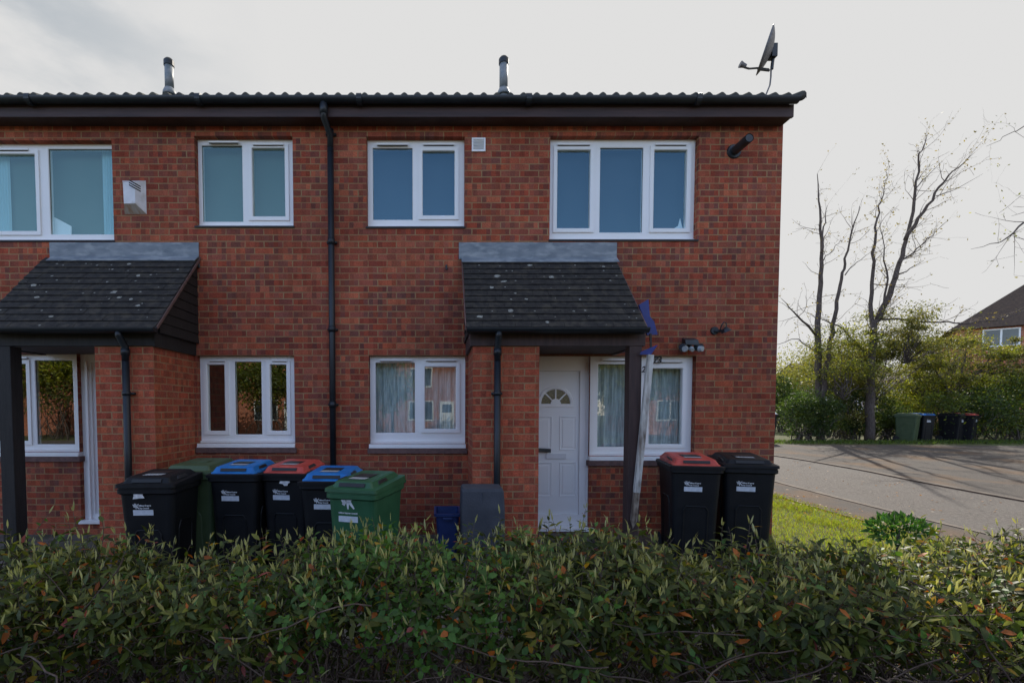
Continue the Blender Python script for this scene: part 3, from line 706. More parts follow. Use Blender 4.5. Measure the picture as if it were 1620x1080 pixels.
    # gutter + downpipe
    gy = -.985; gz = pz(522, gy); gl, gr = px_(gutter_px[0], 522, gy), px_(gutter_px[1], 522, gy)
    mb = MB(); vs = []; nn = 10
    for x in (gl, gr):
        for r in (.05, .046):
            for i in range(nn + 1):
                t = math.pi + math.pi * i / nn; vs.append((x, gy + r * math.cos(t), gz + .022 + r * math.sin(t)))
    m = nn + 1; fs = []
    for i in range(nn):
        fs += [(i, i + 1, 2 * m + i + 1, 2 * m + i), (m + i, 3 * m + i, 3 * m + i + 1, m + i + 1), (i, m + i, m + i + 1, i + 1), (2 * m + i, 2 * m + i + 1, 3 * m + i + 1, 3 * m + i)]
    fs += [(0, 2 * m, 3 * m, m), (nn, m + nn, 3 * m + nn, 2 * m + nn)]
    mb.add(vs, fs); mb.add(vs[:m] + [(gl, gy, gz + .022)], [tuple(range(m))]); mb.add(vs[2 * m:3 * m], [tuple(range(m))])
    mb.box(gl + .02, gr - .02, gy + .052, gy + .07, gz - .03, gz + .04)
    mb.build('porch_gutter', M['gutter'], ro)
    mb = MB(); pt = P(dp_px, 530, -.93); x = pt.x
    mb.tube([(x, gy, gz - .01), (x, gy, gz - .05), (x, -.89, gz - .16), (x, -.89, gz - .3)], .034, 14)
    mb.tube([(x, -.89, gz - .17), (x, -.89, gz - .24)], .041, 14)
    mb.tube([(x, -.89, gz - .3), (x, -.89, -.06)], .034, 14)
    zc = pz(622, -.9); mb.tube([(x, -.89, zc - .02), (x, -.89, zc + .02)], .039, 14); mb.box(x - .055, x + .055, -.855, -.8202, zc - .012, zc + .012)
    o = mb.build('porch_downpipe', M['gutter'], h)
    for f in o.data.polygons: f.use_smooth = True
    # post
    xa, xb = px_(post[0], 600, -.83), px_(post[1], 600, -.83)
    mb = MB(); mb.box(xa, xb, -.845, -.845 + (xb - xa), Z0 - .05, bbz - .001); mb.build('porch_post', M['blackwood' if side_cladding else 'brownwood'], h, bevel=.006)
    # gable cladding at the sides
    for x, s in ((xl + .03, 0), (xr - .055, 1)):
        mb = MB(); k = 0; zb2 = bt + .011; y0 = -.80
        while True:
            za_, zb3 = zb2 + k * .11, zb2 + (k + 1) * .11
            def yat(z): return A.y + (z - A.z + .05) / (B.z - A.z) * (B.y - A.y)
            ya, yb = max(y0, yat(za_)), yat(zb3)
            if yb > -.06 or k > 12: break
            dd = .008
            mb.hexa([(x - (dd if s == 0 else 0), ya, za_), (x + .02 + (dd if s else 0), ya, za_), (x + .02 + (dd if s else 0), -.002, za_), (x - (dd if s == 0 else 0), -.002, za_)],
                    [(x, max(yb, y0), zb3 - .004), (x + .02, max(yb, y0), zb3 - .004), (x + .02, -.002, zb3 - .004), (x, -.002, zb3 - .004)])
            k += 1
        mb.build('gable_boards', M['blackwood'], h)
    if side_cladding: # boards hang down to the beam on the side seen
        mb = MB(); mb.box(br_ + .001, br_ + .02, -.845, -.001, bbz - .004, bt + .02); mb.build('side_board', M['blackwood'], h)
    return bbz
porch(hr, (732, 976, 410.5), (738, 1023, 518.5), (748, 853), (743.5, 1021), (994.5, 1014), (738, 1026), 788, (726, 976, 383.5, 409), False)
porch(hl, (72, 312, 408), (-40, 246, 519.5), (151, 243.5), (-41, 242), (-2, 19.5), (-42, 246), 193.5, (78, 314, 383.5, 407), True)

# ------------------------------------------------------------------ doors
def front_door():
    z0, z1 = DR[2], DR[3]
    fr = MB(); xr = px_(939.5, 700, .05); xl = DR[0] + .002
    sl_, sr = px_(842, 700, .09), px_(915.5, 700, .09); st, sb = pz(587, .09), pz(812.5, .09)
    holed(fr, (xl, DR[1] - .001, z0 + .03, z1 - .001), [(sl_ - .002, sr + .002, sb - .002, st + .002)], .06, .13)
    # raised frame ribs on the right jamb and head
    x1 = px_(926, 700, .05)
    fr.box(x1 + .0, x1 + .012, .045, .0595, z0 + .03, z1 - .07); 
    fr.box(px_(932, 700, .05), DR[1] - .002, .038, .0595, z0 + .03, z1 - .002)
    d = MB()
    holed(d, (sl_, sr, sb, st), [], .085, .125)
    do = d.build('front_door', M['door'], hr)
    fro = fr.build('door_frame', M['upvc'], hr, bevel=.003)
    # bottom rail and threshold
    t = MB(); t.box(sl_ - .1, sr + .001, .052, .0595, pz(830, .06), pz(813, .06)); t.build('rail', M['upvc'], fro, bevel=.003)
    t = MB(); t.box(xl, px_(938.5, 830, 0), -.045, .13, z0 - .01, z0 + .0295); t.build('threshold', M['upvc'], fro, bevel=.004)
    st_ = MB(); st_.box(xl, px_(945, 840, -.2), -.34, -.046, -.12, z0 - .02); st_.build('door_step', M['paving'], hr, bevel=.01)
    # moulded panels
    cx = px_(879, 640, .08)
    for (l, r, tt, b2) in ((847, 873, 658, 711.5), (885.2, 911.5, 658, 711.5), (847, 873, 731, 785), (885.2, 911.5, 731, 785)):
        q = rect(l, r, tt, b2, Y=.08); p = MB()
        def ring(i, y): return [(q[0] + i, y, q[2] + i), (q[1] - i, y, q[2] + i), (q[1] - i, y, q[3] - i), (q[0] + i, y, q[3] - i)]
        rs = [ring(0, .0845), ring(.004, .076), ring(.016, .082), ring(.032, .083), ring(.04, .0775)]
        for a_, b2_ in zip(rs, rs[1:]):
            for k in range(4): p.quad(a_[k], a_[(k + 1) % 4], b2_[(k + 1) % 4], b2_[k])
        p.add(rs[-1], [(0, 1, 2, 3)]); p.build('door_panel', M['door'], do)
    # fanlight
    zc = pz(638.5, .08); Rr = abs(px_(907.5, 640, .08) - cx); p = MB(); n = 24
    def arc(r, y, zo=0): return [(cx + r * math.cos(math.pi * i / n), y, zc + zo + r * math.sin(math.pi * i / n)) for i in range(n + 1)]
    a1, a2, a3, a4 = arc(Rr, .0845), arc(Rr * .96, .072), arc(Rr * .84, .072), arc(Rr * .80, .080)
    for u_, v_ in ((a1, a2), (a2, a3), (a3, a4)):
        for i in range(n): p.quad(u_[i], u_[i + 1], v_[i + 1], v_[i])
    p.box(cx - Rr, cx + Rr, .072, .0845, zc - .04, zc - .001)
    for an in (45, 90, 135):
        t_ = R(an); dx, dz = math.cos(t_), math.sin(t_); w_ = .008; r0, r1 = Rr * .2, Rr * .82
        p.hexa([(cx + dx * r0 - dz * w_, .076, zc + dz * r0 + dx * w_), (cx + dx * r0 + dz * w_, .076, zc + dz * r0 - dx * w_), (cx + dx * r0 + dz * w_, .083, zc + dz * r0 - dx * w_), (cx + dx * r0 - dz * w_, .083, zc + dz * r0 + dx * w_)],
               [(cx + dx * r1 - dz * w_, .076, zc + dz * r1 + dx * w_), (cx + dx * r1 + dz * w_, .076, zc + dz * r1 - dx * w_), (cx + dx * r1 + dz * w_, .083, zc + dz * r1 - dx * w_), (cx + dx * r1 - dz * w_, .083, zc + dz * r1 + dx * w_)])
    hub = [(cx + Rr * .28 * math.cos(math.pi * i / 12), .070, zc + Rr * .28 * math.sin(math.pi * i / 12)) for i in range(13)]
    hb = [(v[0], .084, v[2]) for v in hub]; p.add(hub, [tuple(range(13))])
    for i in range(12): p.quad(hub[i], hub[i + 1], hb[i + 1], hb[i])
    p.build('fanlight_frame', M['upvc'], do)
    g = MB(); g.add([(cx, .0835, zc)] + [(cx + Rr * .83 * math.cos(math.pi * i / n), .0835, zc + Rr * .83 * math.sin(math.pi * i / n)) for i in range(n + 1)], [(0, i + 1, i + 2) for i in range(n)])
    g.build('fanlight_glass', noise_mat('leaded obscure glass', (.03, .03, .012), (.16, .13, .045), 60, .25), do)
    # letterbox, handle
    q = rect(864, 896, 717, 725.5, Y=.07); p = MB(); p.box(q[0], q[1], .068, .0848, q[2], q[3]); p.build('letterbox', M['lettering'], do, bevel=.004)
    q = rect(846, 871, 707, 715, Y=.06); p = MB(); zc2 = (q[2] + q[3]) / 2
    p.hexa([(q[0], .035, zc2 - .02), (q[1], .035, zc2 - .035), (q[1], .055, zc2 - .035), (q[0], .055, zc2 - .02)], [(q[0], .035, zc2 + .025), (q[1], .035, zc2 + .012), (q[1], .055, zc2 + .012), (q[0], .055, zc2 + .025)])
    p.box(q[1] - .05, q[1] - .015, .0551, .0846, zc2 - .03, zc2 + .01); p.build('door_handle', M['blackmetal'], do, bevel=.003)
front_door()
# neighbour's door, its frame edge seen beyond the pier
d = MB(); x0, x1 = DL[0] + .002, DL[1] - .002
sl_, sr = px_(150, 700, .09), x1 - .06
holed(d, (x0, x1, DL[2] + .03, DL[3] - .001), [(sl_, sr, DL[2] + .09, DL[3] - .1)], .06, .13)
d.box(px_(139, 700, .05), px_(142.5, 700, .05), .03, .0595, DL[2] + .03, DL[3] - .09)
fo = d.build('door_frame', M['upvc'], hl, bevel=.003)
d = MB(); d.box(sl_ + .001, sr - .001, .085, .12, DL[2] + .091, DL[3] - .101); d.build('front_door', M['door'], hl)
d = MB(); d.box(x0 - .01, x1, -.045, .13, DL[2] - .01, DL[2] + .0295); d.build('threshold', M['upvc'], fo, bevel=.004)

# ------------------------------------------------------------------ text helper
def text_mesh(txt, size, mat, parent, loc, rot=(R(90), 0, 0), depth=.0008, align='LEFT', name='lettering', shear=0, bold=0):
    cu = bpy.data.curves.new('t', 'FONT'); cu.body = txt; cu.size = size; cu.extrude = depth; cu.align_x = align; cu.shear = shear; cu.offset = bold; cu.resolution_u = 3
    ob = bpy.data.objects.new('t', cu); COL.objects.link(ob)
    dg = bpy.context.evaluated_depsgraph_get(); me = bpy.data.meshes.new_from_object(ob.evaluated_get(dg))
    bpy.data.objects.remove(ob); bpy.data.curves.remove(cu)
    me.name = name; me.materials.clear(); me.materials.append(mat)
    me.transform(Matrix.Translation(Vector(loc)) @ Euler(rot).to_matrix().to_4x4())
    o = bpy.data.objects.new(name, me); COL.objects.link(o); o.parent = parent; return o
def wloc(h, v): return Vector(v) - h.location
nf = [o for o in bpy.data.objects if o.parent == hr and o.name.startswith('window')][3]
text_mesh('7', .125, M['black'], nf, wloc(hr, P(1030.5, 575.5, .03)), depth=.004, bold=.003, name='house_number', shear=.35)
text_mesh('3', .115, M['black'], nf, wloc(hr, P(1039.5, 574.0, .03)), depth=.004, bold=.003, name='house_number', shear=.1)
text_mesh('2', .1, M['black'], nf, wloc(hr, P(1014.5, 588.5, .03)), depth=.004, bold=.002, name='house_number', shear=.2)

# vents on the wall
def grille(h, l, r, t, b, name='wall_vent'):
    q = rect(l, r, t, b, Y=-.02); mb = MB(); holed(mb, q, [(q[0] + .018, q[1] - .018, q[2] + .018, q[3] - .018)], -.022, -.0005)
    n = 7; H = (q[3] - q[2] - .036) / n
    for i in range(n):
        z = q[2] + .018 + i * H; mb.hexa([(q[0] + .018, -.018, z), (q[1] - .018, -.018, z), (q[1] - .018, -.003, z + H * .5), (q[0] + .018, -.003, z + H * .5)],
                                         [(q[0] + .018, -.018, z + .004), (q[1] - .018, -.018, z + .004), (q[1] - .018, -.003, z + H * .9), (q[0] + .018, -.003, z + H * .9)])
    mb.box(q[0] + .018, q[1] - .018, -.0028, -.0008, q[2] + .018, q[3] - .018)
    mb.build(name, M['vent'], h)
grille(hr, 746.5, 768, 218, 239.5)
# overflow / flue pipe sticking out
c = P(1161, 240, 0); mb = MB(); mb.tube([(c.x, -.001, c.z), (c.x, -.02, c.z)], [.085, .075], 20); fo = mb.build('flue_collar', M['blackmetal'], hr)
mb = MB(); mb.tube([(c.x, -.02, c.z), (c.x + .01, -.27, c.z + .01)], .05, 18, cap=False); mb.tube([(c.x + .01, -.268, c.z + .01), (c.x, -.03, c.z)], .043, 18, cap=True); mb.build('flue_pipe', M['blackmetal'], fo)
# small pipe holes / wires in the wall
mb = MB()
for (px, py) in ((706, 420), (315, 417)):
    c = P(px, py, 0); mb.tube([(c.x, .0, c.z), (c.x, -.006, c.z), (c.x + .004, -.012, c.z - .05)], .012, 8)
mb.build('wall_plug', M['blackmetal'], hr)

# ------------------------------------------------------------------ alarm box
q = rect(194.5, 231.5, 286, 339, Y=0)
al = thing('alarm_box', 'weathered white alarm box on the brick wall between two upstairs windows', 'alarm box', ((q[0] + q[1]) / 2, 0, q[2]))
Xa = lambda f: q[0] + (q[1] - q[0]) * f
Za = lambda f: q[2] + (q[3] - q[2]) * f
fx = .5
fr0, fr1, fz = Xa(.02), Xa(.5), Za(.32)
mb = MB(); d_ = -.1; fr0 = px_(195.5, 300, d_); fr1 = px_(213.5, 300, d_); fz = pz(322, d_); fzt = pz(288, d_)
A_ = [(Xa(0), -.001, Za(1)), (Xa(1), -.001, Za(1)), (Xa(1), -.001, Za(0)), (Xa(.06), -.001, Za(0))]
B_ = [(fr0, d_, fzt), (fr1, d_, fzt), (fr1, d_, fz), (fr0, d_, fz)]
mb.add(A_ + B_, [(4, 7, 6, 5), (0, 4, 5, 1), (1, 5, 6, 2), (0, 3, 7, 4), (0, 1, 2, 3)])
mb.build('casing', M['alarm'], al)
mb = MB(); mb.add([A_[3], A_[2], B_[2], B_[3]], [(0, 1, 2, 3)]); mb.build('underside', M['dirtyalarm'], al)
mb = MB()
for k in range(3):
    f = .68 + .0; za_ = Za(.86 - k * .07); x0 = Xa(.62); x1 = Xa(.88)
    def yon(x): return d_ + (x - fr1) / (Xa(1) - fr1) * (-.001 - d_) - .0025
    mb.add([(x0, yon(x0), za_), (x1, yon(x1), za_ - .03), (x1, yon(x1), za_ - .045), (x0, yon(x0), za_ - .015)], [(0, 1, 2, 3)])
mb.build('louvre_slots', M['seal'], al)

# ------------------------------------------------------------------ floodlight and lantern
c = P(1091.5, 545, -.1)
fl = thing('security_floodlight', 'black twin-head security floodlight above the window by the porch post', 'floodlight', (c.x, 0, c.z))
mb = MB(); mb.box(c.x - .05, c.x + .05, -.05, -.001, c.z - .05, c.z + .03); mb.tube([(c.x, -.04, c.z - .02), (c.x, -.1, c.z - .01)], .02, 10); mb.build('bracket', M['blackmetal'], fl, bevel=.006)
mb = MB(); mb.hexa([(c.x - .075, -.16, c.z - .01), (c.x + .085, -.16, c.z - .02), (c.x + .085, -.05, c.z + .02), (c.x - .075, -.05, c.z + .02)],
                   [(c.x - .085, -.15, c.z + .05), (c.x + .075, -.15, c.z + .05), (c.x + .07, -.06, c.z + .085), (c.x - .08, -.06, c.z + .085)]); mb.build('housing', M['blackmetal'], fl, bevel=.008)
for s in (-1, 1):
    x = c.x + s * .095; mb = MB()
    mb.tube([(x - s * .05, -.1, c.z - .035), (x, -.13, c.z - .04), (x + s * .03, -.16, c.z - .03)], [.03, .05, .035], 14); lh = mb.build('lamp_head', M['blackmetal'], fl)
    mb = MB(); mb.tube([(x - s * .01, -.15, c.z - .055), (x + s * .01, -.185, c.z - .06)], [.038, .03], 14); mb.build('lens', M['lampglass'], lh)
mb = MB(); mb.tube([(c.x, -.13, c.z - .05), (c.x, -.165, c.z - .07)], [.03, .022], 12); mb.build('motion_sensor', M['lampglass'], fl)
c = P(1143, 521, -.1)
ln = thing('wall_lantern', 'small dark wall lamp with hooked arm near the house corner', 'wall lamp', (c.x, 0, c.z))
mb = MB(); mb.tube([(c.x - .04, -.001, c.z), (c.x - .04, -.02, c.z)], [.05, .045], 18); mb.build('backplate', M['blackmetal'], ln)
mb = MB(); mb.tube([(c.x - .04, -.02, c.z - .01), (c.x - .015, -.08, c.z + .0), (c.x - .012, -.1, c.z + .05), (c.x + .01, -.11, c.z + .085), (c.x + .035, -.11, c.z + .075), (c.x + .045, -.1, c.z + .02)], .007, 8); mb.build('hooked_arm', M['blackmetal'], ln)
mb = MB(); mb.tube([(c.x + .045, -.1, c.z + .03), (c.x + .04, -.1, c.z + .0), (c.x + .05, -.1, c.z - .025)], [.012, .045, .06], 14); mb.tube([(c.x - .04, -.03, c.z - .01), (c.x + .03, -.09, c.z - .012)], .016, 8); mb.build('lamp_shade', M['blackmetal'], ln)

# ------------------------------------------------------------------ satellite dish
YD = .9
c = P(1210, 82, YD); sd = thing('satellite_dish', 'dark satellite dish on a thin mast above the right end of the roof', 'satellite dish', (P(1212, 150, YD).x, YD, P(1212, 150, YD).z))
topp, botp = P(1220, 48, YD), P(1198, 112, YD)
axis = (topp - botp).normalized(); H = (topp - botp).length / 2; cen = (topp + botp) / 2
nrmD = Vector((-.90, .0, 0)); nrmD = (Vector((-.93, .36, .0))); nrmD = (nrmD - axis * nrmD.dot(axis)).normalized(); side = nrmD.cross(axis).normalized()
mb = MB(); nr, na = 6, 28; vs = [cen - nrmD * .085]; fs = []
for r in range(1, nr + 1):
    for a_ in range(na):
        t = 2 * math.pi * a_ / na; f = r / nr; vs.append(cen + axis * math.cos(t) * H * f + side * math.sin(t) * H * .92 * f - nrmD * .085 * (1 - f * f))
for a_ in range(na): fs.append((0, 1 + a_, 1 + (a_ + 1) % na))
for r in range(nr - 1):
    for a_ in range(na):
        b2 = (a_ + 1) % na; fs.append((1 + r * na + a_, 1 + (r + 1) * na + a_, 1 + (r + 1) * na + b2, 1 + r * na + b2))
mb.add(vs, fs); dd = mb.build('reflector', M['dish'], sd, smooth=True); md = dd.modifiers.new('s', 'SOLIDIFY'); md.thickness = .012
mb = MB(); l1, l2 = P(1199, 108, YD), P(1174, 104, YD - .12); mb.tube([P(1216, 110, YD + .05), l1, P(1185, 109, YD - .06), P(1178, 107, YD - .1)], .012, 8); mb.build('feed_arm', M['blackmetal'], sd)
mb = MB(); f0 = P(1171, 102, YD - .12); f1 = P(1180, 105, YD - .12); mb.tube([f0, f0.lerp(f1, .5), f1], [.042, .03, .024], 12); mb.build('receiver_head', M['dish'], sd)
mb = MB(); b0 = cen - nrmD * .09; mb.box(b0.x, b0.x + .07, YD - .05, YD + .05, b0.z - .08, b0.z + .09); q1 = P(1222, 100, YD)
mb.tube([b0 + Vector((.05, 0, .06)), P(1224, 88, YD), q1, P(1221, 110, YD)], .02, 8); mb.tube([P(1220.5, 76, YD), P(1223, 92, YD)], .018, 8); mb.tube([P(1217, 112, YD + .02), P(1199, 110, YD + .0)], .014, 8); mb.build('mounting_bracket', M['blackmetal'], sd)
mb = MB(); m0 = P(1220, 105, YD); m1 = P(1218, 135, YD); m2 = P(1211, 152, YD); m3 = Vector((XR + .02, YD, m2.z - .35)); mb.tube([m0, P(1219.5, 122, YD), m1, m2, m3], .01, 8)
mb.build('mast', M['dish'], sd, smooth=True)

# ------------------------------------------------------------------ estate agent post, blue board pieces partly shaped from lens flare
es = thing('sign_post', 'peeling white timber sign post with blue pieces, part board and part lens flare, leaning on the brown porch post', 'sign post', P(1001, 835, -.9))
p0 = P(1001.5, 832, -.87); p1 = P(1029, 561, -.9)
def bar(mb, a, b, w_, t_):
    d = (b - a).normalized(); x = Vector((1, 0, 0)); x = (x - d * x.dot(d)).normalized() * w_ / 2; y = d.cross(x).normalized() * t_ / 2
    mb.hexa([a - x - y, a + x - y, a + x + y, a - x + y], [b - x - y, b + x - y, b + x + y, b - x + y])
pm = p0.lerp(p1, .2)
mb = MB(); bar(mb, pm, p1, .062, .045); po = mb.build('post', M['whitepaintwood'], es, bevel=.004)
mb = MB(); d3 = (p1 - p0).normalized(); bar(mb, p0 + d3 * .06, pm - d3 * .0005, .055, .045); t0 = p0 + d3 * .059
mb.add([t0 + Vector((-.027, -.022, 0)), t0 + Vector((.027, -.022, 0)), t0 + Vector((.027, .022, 0)), t0 + Vector((-.027, .022, 0)), p0 - d3 * .03], [(0, 4, 1), (1, 4, 2), (2, 4, 3), (3, 4, 0)])
mb.build('rotten_foot', M['rottenwood'], es)
mb = MB(); a_, b2 = P(1013, 559, -.9), P(1045, 547, -.9); a2 = P(1021, 563, -.9); b3 = P(1040, 555, -.9)
mb.hexa([P(1012, 561, -.905), P(1030, 561, -.905), P(1030, 561, -.88), P(1012, 561, -.88)], [P(1014, 556, -.905), P(1041, 545, -.905), P(1041, 545, -.88), P(1014, 556, -.88)])
mb.build('board_remnant_flare', M['signflareblue'], es, bevel=.003)
mb = MB(); YB_ = -.74
f_ = [(1011, 482), (1026, 473), (1028, 500), (1035, 509), (1040.5, 529), (1024, 530), (1019, 505)]  # outline partly follows a blue lens flare, built as a solid piece
fa_ = [P(x, y, YB_) for x, y in f_]; ba_ = [P(x, y, YB_ + .025) + Vector((.0, 0, 0)) for x, y in f_]; ba_ = [Vector((v.x, YB_ + .025, v.z)) for v in fa_]
n = len(f_); mb.add(fa_ + ba_, [tuple(range(n))[::-1], tuple(range(n, 2 * n))] + [(i, (i + 1) % n, n + (i + 1) % n, n + i) for i in range(n)])
mb.build('sign_board_flare', M['signflareblue'], es)
mb = MB(); bar(mb, P(1029, 528, -.76), P(1030, 557, -.875), .02, .015); mb.build('fixing_strap', M['blackwood'], es)

# ------------------------------------------------------------------ wheelie bins
def logo(mb, x, z, s, yf):
    """council mark: small pinwheel of strokes, lying on the sloping front (yf gives y for a height)"""
    def st(x0, z0, x1, z1, w_):
        d = Vector((x1 - x0, z1 - z0)).normalized(); nx, nz = -d.y * w_ / 2, d.x * w_ / 2
        q = [(x0 - nx, z0 - nz), (x0 + nx, z0 + nz), (x1 + nx * .4, z1 + nz * .4), (x1 - nx * .4, z1 - nz * .4)]
        f = [(x + s * a, yf(z + s * b) - .002, z + s * b) for a, b in q]; k = [(a, b + .004, c) for a, b, c in f]
        mb.add(f + k, [(0, 1, 2, 3), (7, 6, 5, 4), (0, 4, 5, 1), (1, 5, 6, 2), (2, 6, 7, 3), (3, 7, 4, 0)])
    st(.28, .35, 0, .8, .2); st(.28, .35, .3, .98, .2); st(.5, .42, .5, .95, .17); st(.55, .45, .95, .9, .2); st(.5, .5, .52, .02, .2); st(.62, .5, .95, .05, .22); st(.3, .3, .1, .35, .14)

def lofted(mb, rings, capb=True, capt=True):
    n = len(rings[0]); vs = [v for r in rings for v in r]; fs = []
    for i in range(len(rings) - 1):
        for k in range(n):
            k2 = (k + 1) % n; fs.append((i * n + k, i * n + k2, (i + 1) * n + k2, (i + 1) * n + k))
    if capb: fs.append(tuple(range(n))[::-1])
    if capt: fs.append(tuple(range((len(rings) - 1) * n, len(rings) * n)))
    mb.add(vs, fs)
def rrect(x0, x1, y0, y1, z, r=.04, n=4, zf=None):
    pts = []
    for (cx, cy, a0) in ((x1 - r, y0 + r, -90), (x1 - r, y1 - r, 0), (x0 + r, y1 - r, 90), (x0 + r, y0 + r, 180)):
        for i in range(n + 1):
            t = R(a0 + 90 * i / n); pts.append((cx + r * math.cos(t), cy + r * math.sin(t), z + (zf(cy + r * math.sin(t)) if zf else 0)))
    return pts
def make_bin(name, label, loc, rz, W, D, Hs, bodym, lidm, group, kind='black', torn=False, flat_lid=False, labels=True):
    t = thing(name, label, 'wheelie bin', loc, rz, group)
    # local: front at y=0, rear y=D, height lip .95*Hs
    H = .95 * Hs; w2 = W / 2
    b = MB()
    lofted(b, [rrect(-w2 * .78, w2 * .78, .10, D * .9, .0, .04), rrect(-w2 * .8, w2 * .8, .09, D * .9, .02, .05), rrect(-w2 * .86, w2 * .86, .05, D * .92, H * .55, .05), rrect(-w2 * .93, w2 * .93, .025, D * .95, H - .075, .05)], capt=False)
    lofted(b, [rrect(-w2 * .93, w2 * .93, .025, D * .95, H - .0755, .05), rrect(-w2, w2, 0, D, H - .06, .05), rrect(-w2, w2, 0, D, H - .028, .05), rrect(-w2 * .985, w2 * .985, .006, D * .99, H - .026, .05), rrect(-w2 * .985, w2 * .985, .006, D * .99, H, .05)])
    bo = b.build('body', bodym, t, world=False)
    # raised arch panel on front and sides
    ar = MB()
    def fy(z): return .09 + (.05 - .09) * (z / (H * .55)) if z < H * .55 else .05 + (.025 - .05) * ((z - H * .55) / (H * .45 - .075))
    path = [(-w2 * .45, .05), (-w2 * .45, H * .56), (-w2 * .36, H * .6), (w2 * .36, H * .6), (w2 * .45, H * .56), (w2 * .45, .05)]
    ar.tube([(x, fy(z) - .001, z) for x, z in path], .008, 6)
    for s in (-1, 1):
        def fxs(z): return s * w2 * (.8 + .06 * z / (H * .55)) if z < H * .55 else s * w2 * (.86 + .07 * (z - H * .55) / (H * .45 - .075))
        path = [(D * .25, .1), (D * .25, H * .6), (D * .3, H * .66), (D * .62, H * .66), (D * .68, H * .6), (D * .68, .1)]
        ar.tube([(fxs(z), y, z) for y, z in path], .008, 6)
    ar.build('panel_ridge', bodym, bo, world=False)
    # rear handle bar and hinge
    hb = MB(); hb.tube([(-w2 * .95, D + .035, H - .01), (w2 * .95, D + .035, H - .01)], .016, 10)
    for x in (-w2 * .8, w2 * .8, 0): hb.box(x - .02, x + .02, D - .03, D + .04, H - .035, H - .012)
    hb.build('handle_bar', bodym, t, world=False)
    # lid
    l = MB(); zl = H + .0005; sl = lambda y: .035 * (y / D); k_ = .03 if lidm is not bodym else 0
    inset = .016
    lofted(l, [rrect(-w2 - .004 + k_, w2 + .004 - k_, -.006 + k_, D + .01 - k_, zl - (.012 if not k_ else 0), .03), rrect(-w2 - .002 + k_, w2 + .002 - k_, -.004 + k_, D + .01 - k_, zl + .014, .03, zf=sl),
               rrect(-w2 + .04, w2 - .04, .035, D - .035, zl + .02, .03, zf=sl), rrect(-w2 + .065, w2 - .065, .06, D - .09, zl + .06, .02, zf=sl), rrect(-w2 + .085, w2 - .085, .08, D - .11, zl + .066, .03, zf=sl)])
    lo = l.build('lid', lidm, t, world=False)
    if k_:
        rm = MB(); lofted(rm, [rrect(-w2 - .006, w2 + .006, -.008, D + .012, zl - .03, .03), rrect(-w2 - .008, w2 + .008, -.01, D + .014, zl - .002, .03), rrect(-w2 + .01, w2 - .01, .008, D - .005, zl + .006, .03)]); rm.build('rim', bodym, t, world=False)
    sl2 = MB()
    if not flat_lid:
        sl2.hexa([(-w2 * .5, .030, zl + .030), (w2 * .5, .030, zl + .030), (w2 * .5, .05, zl + .032), (-w2 * .5, .05, zl + .032)],
                 [(-w2 * .5, .045, zl + .056), (w2 * .5, .045, zl + .056), (w2 * .5, .06, zl + .056), (-w2 * .5, .06, zl + .056)])
        for s in (-1, 1):
            x = s * (w2 - .0445)
            sl2.hexa([(x - .008, .16, zl + .04), (x + .008, .16, zl + .04), (x + .008, .34, zl + .05), (x - .008, .34, zl + .05)], [(x - .02, .18, zl + .062), (x - .004, .18, zl + .062), (x - .004, .32, zl + .07), (x - .02, .32, zl + .07)])
    sl2.box(-w2 * .35, w2 * .35, .22, .4, zl + .0665 + .01, zl + .0675 + .02)
    sl2.build('grip_recess', M['black'] if not flat_lid else lidm, lo, world=False)
    for s in (-1, 1):
        wh = MB(); wh.tube([(s * (w2 * .82 + .005), D * .86, .1), (s * (w2 * .82 + .012), D * .86, .1), (s * (w2 * .82 + .045), D * .86, .1)], [.085, .1, .1], 20); wh.build('wheel', M['rubber'], t, world=False)
    if labels:
        yl = .036; zl2 = H - .215; 
        def fyl(z): return fy(z) - .002
        lw = .165; lx = -.03
        k = MB()
        z_a, z_b = zl2 - .035, zl2 + .012
        k.hexa([(lx - lw / 2, fyl(z_a) - .001, z_a), (lx + lw / 2, fyl(z_a) - .001, z_a), (lx + lw / 2, fyl(z_a) + .004, z_a), (lx - lw / 2, fyl(z_a) + .004, z_a)],
               [(lx - lw / 2, fyl(z_b) - .001, z_b), (lx + lw / 2, fyl(z_b) - .001, z_b), (lx + lw / 2, fyl(z_b) + .004, z_b), (lx - lw / 2, fyl(z_b) + .004, z_b)])
        k.build('address_sticker', M['sticker'], t, world=False)
        g = MB(); y_ = fyl(z_b + .03) - .001
        if kind == 'green':
            logo(g, lx - .06, z_b + .055, .12, fyl); g.build('council_mark', M['lettering'], t, world=False)
            text_mesh('milton keynes council', .0185, M['lettering'], t, (lx - lw / 2 + .002, fyl(z_b + .02) - .0015, z_b + .02), rot=(R(94), 0, 0), bold=.0006)
        else:
            logo(g, lx - lw / 2, z_b + .008, .05, fyl); g.build('council_mark', M['lettering'], t, world=False)
            text_mesh('Milton Keynes', .0175, M['lettering'], t, (lx - lw / 2 + .048, fyl(z_b + .035) - .0015, z_b + .032), rot=(R(94), 0, 0), bold=.0009)
            text_mesh('City Council', .0165, M['lettering'], t, (lx - lw / 2 + .048, fyl(z_b + .012) - .0015, z_b + .010), rot=(R(94), 0, 0), bold=.0005)
